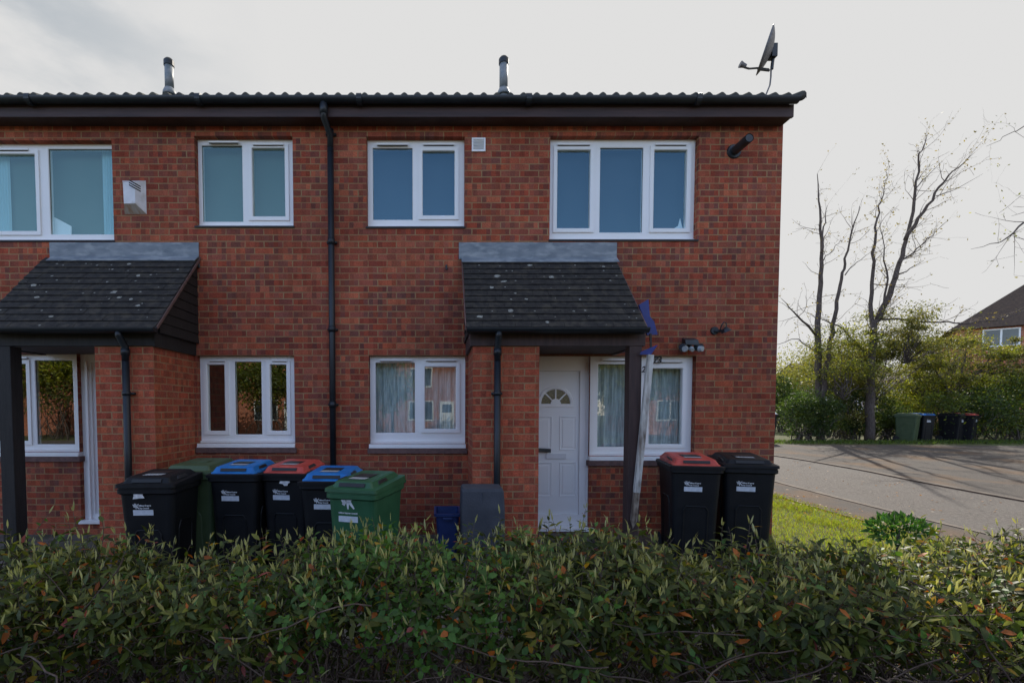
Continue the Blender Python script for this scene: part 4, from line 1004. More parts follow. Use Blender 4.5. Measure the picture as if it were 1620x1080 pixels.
    if torn:
        rnd = random.Random(3 if torn == 1 else 9); p = MB(); x0 = torn_x = (-.06 if torn == 1 else .02); z0_ = H - .09; n = 11; pts = []
        for i in range(n):
            a = 2 * math.pi * i / n; rr = rnd.uniform(.5, 1.0); pts.append((x0 + math.cos(a) * .065 * rr, .008, z0_ + .015 + math.sin(a) * .045 * rr))
        bk = [(v[0], v[1] + .006, v[2]) for v in pts]
        p.add([(x0, .006, z0_ + .015)] + pts + bk, [(0, 1 + i, 1 + (i + 1) % n) for i in range(n)] + [(1 + i, 1 + n + i, 1 + n + (i + 1) % n, 1 + (i + 1) % n) for i in range(n)])
        p.build('torn_label', M['paper'], t, world=False)
    if not flat_lid:
        st = MB()
        st.box(-w2 * .34, w2 * .3, .13, .24, zl + .0665 + .0115, zl + .0675 + .0125); st.build('lid_sticker', noise_mat('worn lid sticker ' + name, (.25, .25, .26), (.5, .5, .5), 60, .7), lo, world=False)
    return t
BG = 'wheelie bins beside the terraced houses'
def binpos(px, lip_py, s, Hs):   # front-centre from picture scale
    Y = CAMY + FPX / s; p = P(px, lip_py, Y); return Vector((p.x, Y, p.z - .95 * Hs + .03))
BK, OL, GR, BL, RD = M['blackplastic'], M['oliveplastic'], M['greenplastic'], M['blueplastic'], M['redplastic']
specs = [
 ('wheelie_bin', 'black wheelie bin with torn paper scrap, leftmost of the row by the brick pier', 228, 775, 190, 3, .485, .56, BK, BK, 'black', 1),
 ('wheelie_bin', 'faded olive green wheelie bin tucked behind the leftmost black bin against the wall', 294, 753, 166, -3, .52, .62, OL, OL, 'olive', 0),
 ('wheelie_bin', 'black wheelie bin with bright blue lid, between the olive bin and the red-lidded bin', 366, 756, 171, -2, .485, .6, BK, BL, 'black', 0),
 ('wheelie_bin', 'black wheelie bin with red lid in the left row, between the two blue-lidded bins', 447, 755, 168, -6, .485, .6, BK, RD, 'black', 2),
 ('wheelie_bin', 'black wheelie bin with blue lid, half hidden behind the bright green bin', 514, 768, 178, -3, .5, .6, BK, BL, 'black', 0),
 ('wheelie_bin', 'all green wheelie bin, foremost and rightmost of the left row', 553, 783, 205, -16, .44, .66, GR, GR, 'green', 0),
 ('wheelie_bin', 'black wheelie bin with faded red lid, beside the leaning white post at the right', 1104, 743, 162, -13, .485, .7, BK, RD, 'black', 0),
 ('wheelie_bin', 'all black wheelie bin at the house corner, rightmost of the bins by the wall', 1188, 743, 161, -17, .495, .7, BK, BK, 'black', 0),
]
for (nm, lb, px, py, s, rz, W, D, bm_, lm_, kd, torn) in specs:
    p = binpos(px, py, s, 1.0); g = G(p.x, p.y) + .005; Hs = (p.z + .95 - g) / .95
    make_bin(nm, lb, (p.x, p.y, g), R(rz), W, D, Hs, bm_, lm_, BG, kd, torn, flat_lid=(kd == 'olive'), labels=(kd != 'olive'))
# far bins by the hedge across the road
FG = 'wheelie bins by the hedge across the road'
for (lb, px, bw_, by, lm_, bm_, rz, kd) in (
    ('olive green wheelie bin across the road, leftmost of the far group', 1438, .62, 698, OL, OL, 35, 'olive'),
    ('black wheelie bin with blue lid across the road, beside the olive bin', 1463, .56, 697, BL, BK, 5, 'black'),
    ('all black wheelie bin across the road, between the blue and the red lids', 1508, .58, 697, BK, BK, 25, 'black'),
    ('black wheelie bin with dark red lid across the road, rightmost of the far group', 1538, .56, 696, RD, BK, 30, 'black')):
    Y = 12.1 if kd == 'olive' else 12.3; p = P(px + (16 if bm_ is OL or (bm_ is BK and lm_ is BK) else 8), by, Y); make_bin('wheelie_bin', lb, (p.x, Y, G(p.x, Y)), R(rz), bw_, .68, 1.02, bm_, lm_, FG, kd, 0, labels=(kd != 'olive'), flat_lid=(kd == 'olive'))
p = P(1227, 690, 11); make_bin('wheelie_bin', 'dark bin with pale lid just past the house corner beside the bushes', (p.x - .1, 11, G(0, 11)), R(20), .58, .7, 1.1, BK, M['vent'], FG, 'black', 0, labels=False, flat_lid=True)

# grey covered thing and blue box by the pier
q = rect(731, 797, 773, 855, Y=-1.25)
cv = thing('covered_box', 'dark grey canvas cover over a small box, at the foot of the porch pier', 'cover', ((q[0] + q[1]) / 2, -1.1, G(0, -1.1)))
mb = MB(); W_ = q[1] - q[0]; zt = q[3]; g0 = G(0, -1.1) + .004
def cring(e, z, wob):
    r = rrect(q[0] - e, q[1] + e, -1.25 - e, -.93 + e, z, .02, 5); return [(x + wob * math.sin(x * 40 + z * 3), y + wob * math.sin(x * 33 + z * 8), zz) for x, y, zz in r]
lofted(mb, [cring(.018, g0, .012), cring(.012, g0 + .2, .008), cring(.006, zt - .2, .006), cring(0, zt - .03, .003), cring(-.012, zt, .001)])
mb.build('cover', M['cloth'], cv, smooth=False); mb = MB(); xm = (q[0] + q[1]) / 2; mb.tube([(xm, -1.262, g0 + .02), (xm + .003, -1.257, g0 + .3), (xm, -1.252, zt - .03)], .004, 6); mb.build('seam', M['cloth'], cv)
q = rect(688, 728, 812, 860, Y=-1.0)
cb_ = thing('recycling_box', 'small dark blue plastic recycling box on the ground left of the grey cover', 'recycling box', ((q[0] + q[1]) / 2, -.9, G(0, -.9)))
mb = MB(); x0, x1 = q[0], q[1]; g0 = G(0, -.9) + .004; zt = q[3]
lofted(mb, [rrect(x0 + .04, x1 - .04, -.97, -.66, g0, .03), rrect(x0 + .01, x1 - .01, -1.0, -.63, zt - .03, .03), rrect(x0 - .01, x1 + .01, -1.02, -.61, zt - .028, .03), rrect(x0 - .01, x1 + .01, -1.02, -.61, zt, .03), rrect(x0 + .012, x1 - .012, -.995, -.635, zt, .03), rrect(x0 + .045, x1 - .045, -.96, -.67, g0 + .02, .03)])
mb.build('tub', M['navyplastic'], cb_); mb = MB(); mb.box(x0 + .08, x1 - .08, -1.035, -1.021, zt - .06, zt - .035); mb.build('grip', M['navyplastic'], cb_, bevel=.004)

# ------------------------------------------------------------------ leaves
def leaf_mesh(name, base, dirv, nrm, length, width, cols, mat, parent=None, fold=.25, curl=.25, simple=False):
    """all leaves as one mesh; arrays: base (N,3), dirv (N,3) unit, nrm (N,3), length, width (N,), cols (N,3)"""
    n = len(base); d = dirv / np.linalg.norm(dirv, axis=1)[:, None]
    s = np.cross(d, nrm); s /= np.linalg.norm(s, axis=1)[:, None] + 1e-9; u = np.cross(s, d)
    l = length[:, None]; w = width[:, None] / 2
    if simple:
        V = np.stack([base, base + d * l * .45 + s * w + u * w * fold, base + d * l - u * l * curl * .3, base + d * l * .45 - s * w + u * w * fold], 1)
        F = np.array([[0, 1, 2], [0, 2, 3]]); k = 4
        faces = (np.arange(n)[:, None, None] * k + F[None]).reshape(-1); sizes = np.full(n * 2, 3)
    else:
        rib = lambda t, dr: base + d * l * t - u * l * curl * dr
        m1, m2, tip = rib(.38, .05), rib(.74, .3), rib(1.0, .75)
        L1 = rib(.36, .05) + s * w + u * w * fold; R1 = rib(.36, .05) - s * w + u * w * fold
        L2 = rib(.72, .3) + s * w * .72 + u * w * fold * .7; R2 = rib(.72, .3) - s * w * .72 + u * w * fold * .7
        V = np.stack([base, m1, m2, tip, L1, L2, R1, R2], 1); k = 8
        Fs = [[0, 1, 4], [1, 2, 5, 4], [2, 3, 5], [0, 6, 1], [1, 6, 7, 2], [2, 7, 3]]
        flat = np.concatenate([np.array(f) for f in Fs]); faces = (np.arange(n)[:, None] * k + flat[None]).reshape(-1)
        sizes = np.tile(np.array([len(f) for f in Fs]), n)
    me = bpy.data.meshes.new(name); me.vertices.add(n * k); me.vertices.foreach_set('co', V.reshape(-1).astype(np.float32))
    me.loops.add(len(faces)); me.loops.foreach_set('vertex_index', faces.astype(np.int32))
    st = np.concatenate([[0], np.cumsum(sizes)[:-1]]); me.polygons.add(len(sizes)); me.polygons.foreach_set('loop_start', st.astype(np.int32)); me.polygons.foreach_set('loop_total', sizes.astype(np.int32))
    if not simple: me.polygons.foreach_set('use_smooth', np.ones(len(sizes), bool))
    ca = me.color_attributes.new('leafcol', 'FLOAT_COLOR', 'POINT'); c4 = np.concatenate([np.repeat(cols, k, 0), np.ones((n * k, 1))], 1); ca.data.foreach_set('color', c4.reshape(-1).astype(np.float32))
    me.materials.append(mat); me.update(calc_edges=True); me.validate()
    o = bpy.data.objects.new(name, me); COL.objects.link(o)
    if parent is not None: o.parent = parent
    return o
def rel(parent, arr):
    return arr - np.array(parent.location)
def unit(a): return a / (np.linalg.norm(a, axis=-1, keepdims=True) + 1e-9)

def twig_mesh(name, segs, mat, parent):
    """segs: list of (p0,p1,r0,r1) triangular prisms, vectorised"""
    a = np.array([s[0] for s in segs]); b = np.array([s[1] for s in segs]); r0 = np.array([s[2] for s in segs])[:, None]; r1 = np.array([s[3] for s in segs])[:, None]
    d = unit(b - a); ref = np.where(np.abs(d[:, 2:3]) < .9, np.array([[0, 0, 1.]]), np.array([[1., 0, 0]])); x = unit(np.cross(d, ref)); y = np.cross(x, d)
    V = []
    for (p, r) in ((a, r0), (b, r1)):
        for t in (0, 2.094, 4.189): V.append(p + x * math.cos(t) * r + y * math.sin(t) * r)
    V = np.stack(V, 1); n = len(a); F = np.array([[0, 1, 4, 3], [1, 2, 5, 4], [2, 0, 3, 5]])
    faces = (np.arange(n)[:, None, None] * 6 + F[None]).reshape(-1)
    me = bpy.data.meshes.new(name); me.vertices.add(n * 6); me.vertices.foreach_set('co', V.reshape(-1).astype(np.float32)); me.loops.add(len(faces)); me.loops.foreach_set('vertex_index', faces.astype(np.int32))
    me.polygons.add(n * 3); me.polygons.foreach_set('loop_start', (np.arange(n * 3) * 4).astype(np.int32)); me.polygons.foreach_set('loop_total', np.full(n * 3, 4, np.int32))
    me.polygons.foreach_set('use_smooth', np.ones(n * 3, bool)); me.materials.append(mat); me.update(calc_edges=True)
    o = bpy.data.objects.new(name, me); COL.objects.link(o); o.parent = parent; return o

# ------------------------------------------------------------------ foreground hedge
HX0, HX1 = -3.0, 3.9
hedge = thing('hedge', 'long dark green leafy hedge with pale shoots and scattered orange leaves across the foreground', 'hedge', (.4, -4.0, G(0, -4)))
def build_hedge():
    rnd = np.random.default_rng(11); B = []; Dv = []; Nn = []; Ln = []; Wd = []; Cc = []; segs = []
    def col(kind):
        v = rnd.random()
        if kind == 'tip': c = np.array([.34, .35, .17]) * rnd.uniform(.6, 1.1)
        elif v < .028: c = np.array([.42, .12, .025]) * rnd.uniform(.5, 1.1)
        elif v < .042: c = np.array([.4, .24, .03]) * rnd.uniform(.6, 1)
        elif v < .05: c = np.array([.3, .07, .06]) * rnd.uniform(.6, 1)
        elif v < .30: c = np.array([.15, .165, .035]) * rnd.uniform(.5, 1.25)
        else: c = np.array([.05, .072, .014]) * rnd.uniform(.45, 1.5)
        if kind == 'rose' and v >= .05: c = np.array([.06, .13, .025]) * rnd.uniform(.6, 1.5)
        return c
    def top(x, y): 
        return .912 - .03 * min(1, max(0, (x - 1.5) / .5)) + .035 * math.exp(-((x - .05) / .5) ** 2) + .03 * math.sin(x * 2.1 + 1) + .03 * math.sin(x * 5.3 + y * 4) + .02 * math.sin(x * 11 + 2 * y) - .05 * max(0, (-3.98 - y) / .2) 
    def shoot(p, d, ln, nl, kind, tip):
        p = np.array(p); d = unit(np.array(d)); bend = rnd.normal(0, .35, 3); bend[2] += .25
        pts = [p]; k = 5
        for i in range(k):
            d = unit(d + bend * .16 + rnd.normal(0, .05, 3)); p = p + d * ln / k; pts.append(p)
        r0 = .0022 + ln * .004
        for i in range(k): segs.append((pts[i], pts[i + 1], r0 * (1 - .15 * i), r0 * (.85 - .15 * i)))
        ph = rnd.uniform(0, 6.28)
        for j in range(nl):
            t = .12 + .86 * j / nl; q = t * k; i = min(int(q), k - 1); f = q - i; b = pts[i] * (1 - f) + pts[i + 1] * f; sd = unit(pts[i + 1] - pts[i])
            ref = np.array([0, 0, 1.]) if abs(sd[2]) < .9 else np.array([1., 0, 0]); a1 = unit(np.cross(sd, ref)); a2 = np.cross(sd, a1)
            an = ph + j * 2.4; rad = a1 * math.cos(an) + a2 * math.sin(an); old = 1 - t
            dv = unit(sd * (.55 - .5 * old) + rad * .9 + np.array([0, 0, -.25 * old]) + rnd.normal(0, .15, 3))
            if kind == 'rose': L_ = rnd.uniform(.026, .04); w_ = L_ * rnd.uniform(.55, .7)
            else: L_ = rnd.uniform(.03, .074) * (1 - .25 * t); w_ = L_ * rnd.uniform(.3, .4)
            B.append(b); Dv.append(dv); Nn.append(unit(sd + rnd.normal(0, .25, 3))); Ln.append(L_); Wd.append(w_); Cc.append(col(kind))
        if tip:
            for j in range(rnd.integers(1, 5)):
                dv = unit(unit(pts[-1] - pts[-2]) * .7 + np.array([0, 0, .8]) + rnd.normal(0, .22, 3)); L_ = rnd.uniform(.024, .05)
                B.append(pts[-1] + rnd.normal(0, .002, 3)); Dv.append(dv); Nn.append(rnd.normal(0, 1, 3)); Ln.append(L_); Wd.append(L_ * .17); Cc.append(col('tip'))
    def kindat(x):
        return 'rose' if rnd.random() < .75 * math.exp(-((x + .12) / .42) ** 2) + .06 else 'c'
    for i in range(3900):   # top surface
        x = rnd.uniform(HX0, HX1)
        if rnd.random() < .45 * max(0, math.sin(x * 6.3 + 1.2)): continue
        y = rnd.uniform(-4.13, -3.5 + .15 * min(1, max(0, (x - 1.5) / .6))); z = top(x, y) - rnd.uniform(.10, .26); hgt = rnd.uniform(.09, .2)
        if x > 1.9: z += .0
        if rnd.random() < .05: hgt *= 1.45
        shoot((x, y, z), (rnd.normal(0, .55), rnd.normal(-.1, .5), 1.0), hgt, int(rnd.integers(8, 13)), kindat(x), rnd.random() < .75)
    for i in range(1900):   # front face, thinning towards the foot
        x = rnd.uniform(HX0, HX1); z = .12 + .68 * rnd.random() ** .33
        if rnd.random() > .10 + .95 * min(1, max(0, (z - .5) / .3)) + .25 * math.sin(x * 4.1) * math.sin(x * 1.7 + 2): continue
        y = -4.08 + rnd.uniform(-.06, .1) + .25 * (.8 - z) * rnd.random()
        shoot((x, y, z), (rnd.normal(0, .6), rnd.normal(-.75, .3), rnd.normal(.35, .4)), rnd.uniform(.09, .2), int(rnd.integers(6, 11)), kindat(x), rnd.random() < .4)
    for i in range(2100):    # inside and back
        x = rnd.uniform(HX0, HX1); z = rnd.uniform(.05, .72); y = rnd.uniform(-3.98, -3.42)
        shoot((x, y, z), (rnd.normal(0, .6), rnd.normal(.3, .5), rnd.normal(.3, .4)), rnd.uniform(.1, .2), int(rnd.integers(6, 10)), 'c', False)
    # woody stems
    wood = []
    for i in range(650):
        x = rnd.uniform(HX0, HX1); y = rnd.uniform(-4.12, -3.6); p = np.array([x, y, G(x, y)]); d = unit(np.array([rnd.normal(0, .35), rnd.normal(0, .25), 1.])); r = rnd.uniform(.004, .012)
        H = rnd.uniform(.55, .8); k = 9
        for j in range(k):
            d = unit(d + rnd.normal(0, .22, 3) * np.array([1, 1, .3]) + np.array([0, 0, .15])); q = p + d * H / k; wood.append((p, q, r * (1 - j * .08), r * (1 - (j + 1) * .08))); p = q
            if rnd.random() < .6:
                e = unit(np.array([rnd.normal(0, 1), rnd.normal(-.2, 1), rnd.normal(.3, .4)])); m = p.copy()
                for jj in range(4):
                    e = unit(e + rnd.normal(0, .25, 3)); m2 = m + e * rnd.uniform(.03, .07); wood.append((m, m2, r * .45 * (1 - jj * .15), r * .4 * (1 - jj * .15))); m = m2
    for i in range(26):   # long trailing bare stems in the front face
        x = rnd.uniform(-2.0, 2.6); p = np.array([x, -4.2, rnd.uniform(.5, .82)]); e = unit(np.array([rnd.choice([-1, 1]) * 1.0, rnd.normal(0, .1), rnd.normal(0, .25)]))
        for jj in range(9):
            e = unit(e + rnd.normal(0, .16, 3)); m2 = p + e * .06; wood.append((p, m2, .0035, .0032)); p = m2
    off = np.array(hedge.location)
    B_ = np.array(B) - off
    leaf_mesh('foliage', B_, np.array(Dv), np.array(Nn), np.array(Ln), np.array(Wd), np.array(Cc), M['leaf'], hedge)
    twig_mesh('shoots', [(a - off, b - off, r, s) for a, b, r, s in segs], M['hedgebark'], hedge)
    twig_mesh('woody_stems', [(a - off, b - off, r, s) for a, b, r, s in wood], M['hedgebark'], hedge)
build_hedge()

# ------------------------------------------------------------------ small ball shrub beyond the hedge
def small_shrub():
    c = P(1422, 838, -2.7); t = thing('small_shrub', 'small round-headed evergreen shrub on one bare stem beyond the hedge at the right', 'shrub', (P(1411, 870, -2.7).x, -2.7, G(4, -2.7)))
    rnd = np.random.default_rng(5); n = 520; u = unit(rnd.normal(0, 1, (n, 3))); rr = rnd.uniform(.55, 1, n) ** .6
    base = np.array(c) + u * rr[:, None] * np.array([.16, .15, .085]); d = unit(u + rnd.normal(0, .4, (n, 3)) + np.array([0, 0, .5]))
    cols = np.array([[.03, .085, .02]]) * rnd.uniform(.6, 1.8, (n, 1)); cols[:60] = [.12, .2, .04]
    leaf_mesh('foliage', rel(t, base), d, rnd.normal(0, 1, (n, 3)), rnd.uniform(.03, .055, n), rnd.uniform(.014, .022, n), cols, M['leaf'], t)
    segs = []; b = Vector(t.location); top_ = Vector(c)
    pts = [b, b.lerp(top_, .3) + Vector((-.02, 0, 0)), b.lerp(top_, .6) + Vector((.01, 0, 0)), top_]
    mb = MB(); mb.tube(pts, [.014, .012, .011, .008], 8); mb.build('stem', M['bark'], t)
small_shrub()

# ------------------------------------------------------------------ grass
def grass():
    rnd = np.random.default_rng(3); n = 42000
    x = rnd.uniform(4.05, 5.95, n); y = rnd.uniform(-5.0, 7.4, n); n4 = 5000; x[-n4:] = rnd.uniform(3.0, 4.1, n4); y[-n4:] = rnd.uniform(-3.4, -.02, n4)
    y[:16000] = rnd.uniform(-1.5, 3, 16000)
    z = np.array([G(a, b) - .012 for a, b in zip(x, y)]); base = np.stack([x, y, z], 1)
    h = rnd.uniform(.02, .06, n) * (1 + .8 * (np.sin(x * 5 + y * 2) * np.sin(y * 3.1) > .5)); d = unit(np.stack([rnd.normal(0, .45, n), rnd.normal(0, .45, n), np.ones(n)], 1))
    cols = np.array([[.19, .25, .03]]) * rnd.uniform(.6, 1.5, (n, 1)); m = rnd.random(n) < .12; cols[m] = [.25, .19, .07]
    o = leaf_mesh('grass', base, d, rnd.normal(0, 1, (n, 3)), h, np.full(n, .005) , cols, M['grassblade'], simple=True); tagp(o, 'sunlit green grass strip between the house gable and the footpath', 'grass', kind='stuff')
    n = 5000; x = rnd.uniform(8.5, 26, n); y = rnd.uniform(11.0, 12.4, n); z = np.array([G(a, b) - .01 for a, b in zip(x, y)])
    cols = np.array([[.06, .1, .02]]) * rnd.uniform(.5, 1.5, (n, 1))
    o = leaf_mesh('grass', np.stack([x, y, z], 1), unit(np.stack([rnd.normal(0, .5, n), rnd.normal(0, .5, n), np.ones(n)], 1)), rnd.normal(0, 1, (n, 3)), rnd.uniform(.05, .14, n), np.full(n, .03), cols, M['grassblade'], simple=True); tagp(o, 'rough grass verge at the foot of the bushes across the road', 'grass', kind='stuff')
    # dead leaves
    n = 900; x = rnd.uniform(4.05, 9.3, n); y = rnd.uniform(-4, 9, n); k = rnd.random(n); x = np.where(k < .6, rnd.normal(5.85, .18, n), x); z = np.array([G(a, b) + .012 for a, b in zip(x, y)])
    cols = np.array([[.25, .12, .04]]) * rnd.uniform(.5, 1.6, (n, 1))
    o = leaf_mesh('leaf_litter', np.stack([x, y, z], 1), unit(np.stack([rnd.normal(0, 1, n), rnd.normal(0, 1, n), rnd.uniform(0, .3, n)], 1)), np.tile([0, 0, 1.], (n, 1)) + rnd.normal(0, .3, (n, 3)), rnd.uniform(.03, .06, n), rnd.uniform(.02, .03, n), cols, M['bushleaf'], simple=True); tagp(o, 'brown dead leaves scattered along the edge of the footpath and road', 'leaf litter', kind='stuff')
grass()

# ------------------------------------------------------------------ bushes and trees beyond the road
def bush(name, label, cat, cx, cy, rx, ry, rz_, zc, n, leafsize, tones, seed, group=None, lumps=14, stems=True):
    rnd = np.random.default_rng(seed); g = G(cx, cy); t = thing(name, label, cat, (cx, cy, g), group=group)
    L_ = []; cen = np.array([cx, cy, zc])
    lc = unit(rnd.normal(0, 1, (lumps, 3))) * rnd.uniform(.35, .85, (lumps, 1)) * np.array([rx, ry, rz_]) + cen; lr = rnd.uniform(.25, .5, lumps) * min(rx, rz_)
    k = rnd.integers(0, lumps, n); u = unit(rnd.normal(0, 1, (n, 3))); pos = lc[k] + u * (lr[k] * rnd.uniform(.45, 1.08, n))[:, None] * np.array([1.2, 1, .85])
    m = rnd.random(n) < .3; pos[m] = cen + unit(rnd.normal(0, 1, (m.sum(), 3))) * (rnd.random((m.sum(), 1)) ** .5) * np.array([rx, ry, rz_])
    pos[:, 2] = np.maximum(pos[:, 2], g + .02 + rnd.uniform(0, .3, n))
    ct = np.array(tones)[(rnd.integers(0, len(tones), lumps))][k] * rnd.uniform(.55, 1.5, (n, 1))
    leaf_mesh('foliage', rel(t, pos), unit(u + rnd.normal(0, .6, (n, 3))), rnd.normal(0, 1, (n, 3)), rnd.uniform(.7, 1.3, n) * leafsize, rnd.uniform(.4, .65, n) * leafsize, ct, M['bushleaf'], t, simple=True)
    segs = []; off = np.array(t.location)
    for i in range(26 if stems else 8):
        p = np.array([cx + rnd.normal(0, rx * .3), cy + rnd.normal(0, ry * .3), g]); tgt = lc[rnd.integers(0, lumps)] + rnd.normal(0, .2, 3); k_ = 6
        prev = p
        for j in range(1, k_ + 1):
            q = p + (tgt - p) * j / k_ + rnd.normal(0, .06, 3); segs.append((prev - off, q - off, .03 * (1 - j / 8), .03 * (1 - (j + 1) / 8))); prev = q
    twig_mesh('stems', segs, M['bark'], t)
    return t
def pxw(px, py, Y): v = P(px, py, Y); return v
DG = [(.03, .055, .018), (.045, .08, .022), (.07, .1, .025)]
YG_ = [(.17, .2, .02), (.24, .25, .03), (.09, .12, .02)]
OG = [(.1, .11, .035), (.15, .14, .045), (.07, .085, .03)]
def pb(name, label, px, py, wpx, hpx, Y, n, ls, tones, seed, group='bushes across the road', depth=None, **kw):
    s = FPX / (Y - CAMY); c = P(px, py, Y); bush(name, label, 'bush', c.x, Y, wpx / 2 / s, depth or wpx / 2 / s * .7, hpx / 2 / s, c.z, n, ls, tones, seed, group, **kw)
pb('bush', 'dark rounded bush at the left end of the roadside planting, nearest the house corner', 1278, 655, 88, 90, 12.6, 7500, .09, DG, 21)
pb('bush', 'dark green bush filling the gap between the two bare trees', 1345, 640, 70, 120, 13.4, 6500, .09, DG + OG, 22)
pb('bush', 'low leafy bush behind the trunk of the taller bare tree', 1405, 655, 70, 85, 13.2, 5000, .08, DG, 23)
pb('bush', 'sunlit yellow-green bush behind the olive and blue-lidded far bins', 1440, 630, 110, 70, 15.0, 7000, .09, YG_, 24)
pb('bush', 'dense dark bush at the right edge behind the far bins', 1590, 640, 130, 110, 13.8, 9500, .09, DG + YG_[:1], 25)
pb('bush', 'bright green bush against the pale far house at the right edge', 1570, 615, 120, 60, 16.5, 7000, .1, YG_, 26)
pb('bush', 'pale yellow-green willow bush far behind the left bare tree', 1258, 595, 110, 110, 24, 8000, .12, [(.22, .22, .06), (.16, .17, .05)], 27)
pb('bush', 'yellow-green thicket in the distance between the bare trees', 1340, 590, 130, 80, 26, 7000, .13, [(.14, .16, .03), (.1, .12, .03)], 28)

pb('bush', 'leafy upper bush rising between the two bare trees', 1325, 590, 110, 110, 14.6, 7000, .09, OG + DG, 41)
pb('bush', 'rounded olive bush standing behind the far bins', 1500, 610, 150, 100, 15.8, 8000, .09, OG + YG_, 42)
pb('bush', 'long low dark hedge running behind the far bins and trees', 1440, 668, 430, 70, 17.0, 15000, .1, DG + OG, 43, depth=.9, lumps=40)
pb('bush', 'dark shrub far behind the leftmost roadside bush at the house corner', 1243, 640, 60, 110, 19.5, 5000, .12, DG, 44)
for k_, (bx, by, dsc) in enumerate(((20.5, 13.0, 'first'), (24.5, 12.6, 'second'), (28.5, 12.0, 'third'))):
    bush('bush', '%s of the bushes along the drive beyond the right edge of the photo' % dsc, 'bush', bx, by, 2.2, 1.3, 1.1, 1.35, 5500, .1, DG + YG_[:1], 60 + k_, 'bushes across the road')
def tree(name, label, limbs, Y, leafpts, seed, tones, nleaf, ls, group=None, twigs=1.0, trunk_r=.16, crown=None):
    """limbs: list of (list of (px,py), r0, r1, dy)"""
    rnd = np.random.default_rng(seed); b0 = P(*limbs[0][0][0], Y); t = thing(name, label, 'tree', (b0.x, Y, G(b0.x, Y)), group=group)
    off = np.array(t.location); tips = []
    mb = MB(); first = True; segs = []
    for (pl, r0, r1, dy) in limbs:
        pts = []; nP = len(pl)
        for i, (a, b) in enumerate(pl):
            v = P(a, b, Y + dy * i / max(1, nP - 1)); pts.append(v)
        if first: pts[0].z = t.location.z - .05
        # refine with wobble
        rp = []; rad = []
        r0 *= .85; r1 *= .55
        for i in range(len(pts) - 1):
            for k in range(4):
                f = k / 4; v = pts[i].lerp(pts[i + 1], f) + Vector(rnd.normal(0, .025, 3)) * (0 if (i == 0 and k == 0) else 1); rp.append(v); rad.append(r0 + (r1 - r0) * (i + f) / (len(pts) - 1))
        rp.append(pts[-1]); rad.append(r1)
        mb.tube(rp, rad, 8)
        # side twigs
        for i in range(3 if first else 1, len(rp)):
            for q in range(rnd.poisson(1.5 * twigs)):
                d = unit(np.array(rp[i] - rp[i - 1])); e = unit(d * .8 + rnd.normal(0, .6, 3) + np.array([.25, 0, .25])); p = np.array(rp[i]); ln = rnd.uniform(.3, 1.3); kk = 5; r = min(rad[i] * .45, .014)
                for j in range(kk):
                    e = unit(e + rnd.normal(0, .16, 3) + np.array([.04, 0, .06])); q2 = p + e * ln / kk; segs.append((p - off, q2 - off, r * (1 - j * .16), r * (1 - (j + 1) * .16))); p = q2
                    if rnd.random() < .5:
                        e2 = unit(e + rnd.normal(0, .6, 3)); p2 = p.copy()
                        for jj in range(3): q3 = p2 + unit(e2 + rnd.normal(0, .15, 3)) * ln * .13; segs.append((p2 - off, q3 - off, r * .4, r * .25)); p2 = q3; 
                        tips.append(p2)
                    tips.append(p)
        first = False
    o = mb.build('trunk', M['bark'], t, smooth=True)
    if segs: twig_mesh('twigs', segs, M['darkbark'], t)
    tips = np.array(tips)
    if nleaf and len(tips):
        k = rnd.integers(0, len(tips), nleaf); pos = tips[k] + rnd.normal(0, .05, (nleaf, 3))
        cols = np.array(tones)[rnd.integers(0, len(tones), nleaf)] * rnd.uniform(.6, 1.5, (nleaf, 1))
        lsz = rnd.uniform(.7, 1.3, nleaf) * ls; W_ = lsz * .5; D_ = unit(rnd.normal(0, 1, (nleaf, 3)) + np.array([.3, 0, 0])); 
    else: pos = np.zeros((0, 3)); cols = pos; lsz = np.zeros(0); W_ = lsz; D_ = pos
    if crown:
        for (px, py, wpx, hpx, n, tn, dY) in crown:
            s = FPX / (Y + dY - CAMY); c = np.array(P(px, py, Y + dY)); rx, rz_ = wpx / 2 / s, hpx / 2 / s; ry = rx * .6
            lumps = 24; lc = c + unit(rnd.normal(0, 1, (lumps, 3))) * (rnd.random((lumps, 1)) ** .5) * np.array([rx, ry, rz_]); lr = rnd.uniform(.2, .55, lumps) * min(rx, rz_) * .9
            k = rnd.integers(0, lumps, n); u = unit(rnd.normal(0, 1, (n, 3))); p = lc[k] + u * (lr[k] * rnd.random(n) ** .6)[:, None] * np.array([1.7, 1, .6])
            pos = np.concatenate([pos, p]); cols = np.concatenate([cols, np.array(tn)[rnd.integers(0, len(tn), n)] * rnd.uniform(.5, 1.6, (n, 1))])
            l2 = rnd.uniform(.6, 1.3, n) * ls; lsz = np.concatenate([lsz, l2]); W_ = np.concatenate([W_, l2 * .45]); D_ = np.concatenate([D_, unit(rnd.normal(0, 1, (n, 3)) + np.array([.8, 0, -.1]))])
            sg = []
            for q in range(16):
                a = np.array(P(px - wpx * .1, py + hpx * .55, Y + dY)); e = lc[rnd.integers(0, lumps)]; pr = a
                for j in range(1, 7): w2_ = a + (e - a) * j / 6 + rnd.normal(0, .08, 3); sg.append((pr - off, w2_ - off, .028 * (1 - j / 8), .028 * (1 - (j + 1) / 8))); pr = w2_
            twig_mesh('branches', sg, M['bark'], t)
    if len(pos): leaf_mesh('foliage', pos - off, D_, rnd.normal(0, 1, (len(pos), 3)), lsz, W_, cols, M['bushleaf'], t, simple=True)
    return t
T1 = [(.12, .11, .05), (.16, .13, .05)]
CR = [(.07, .085, .022), (.11, .12, .03), (.15, .15, .035)]
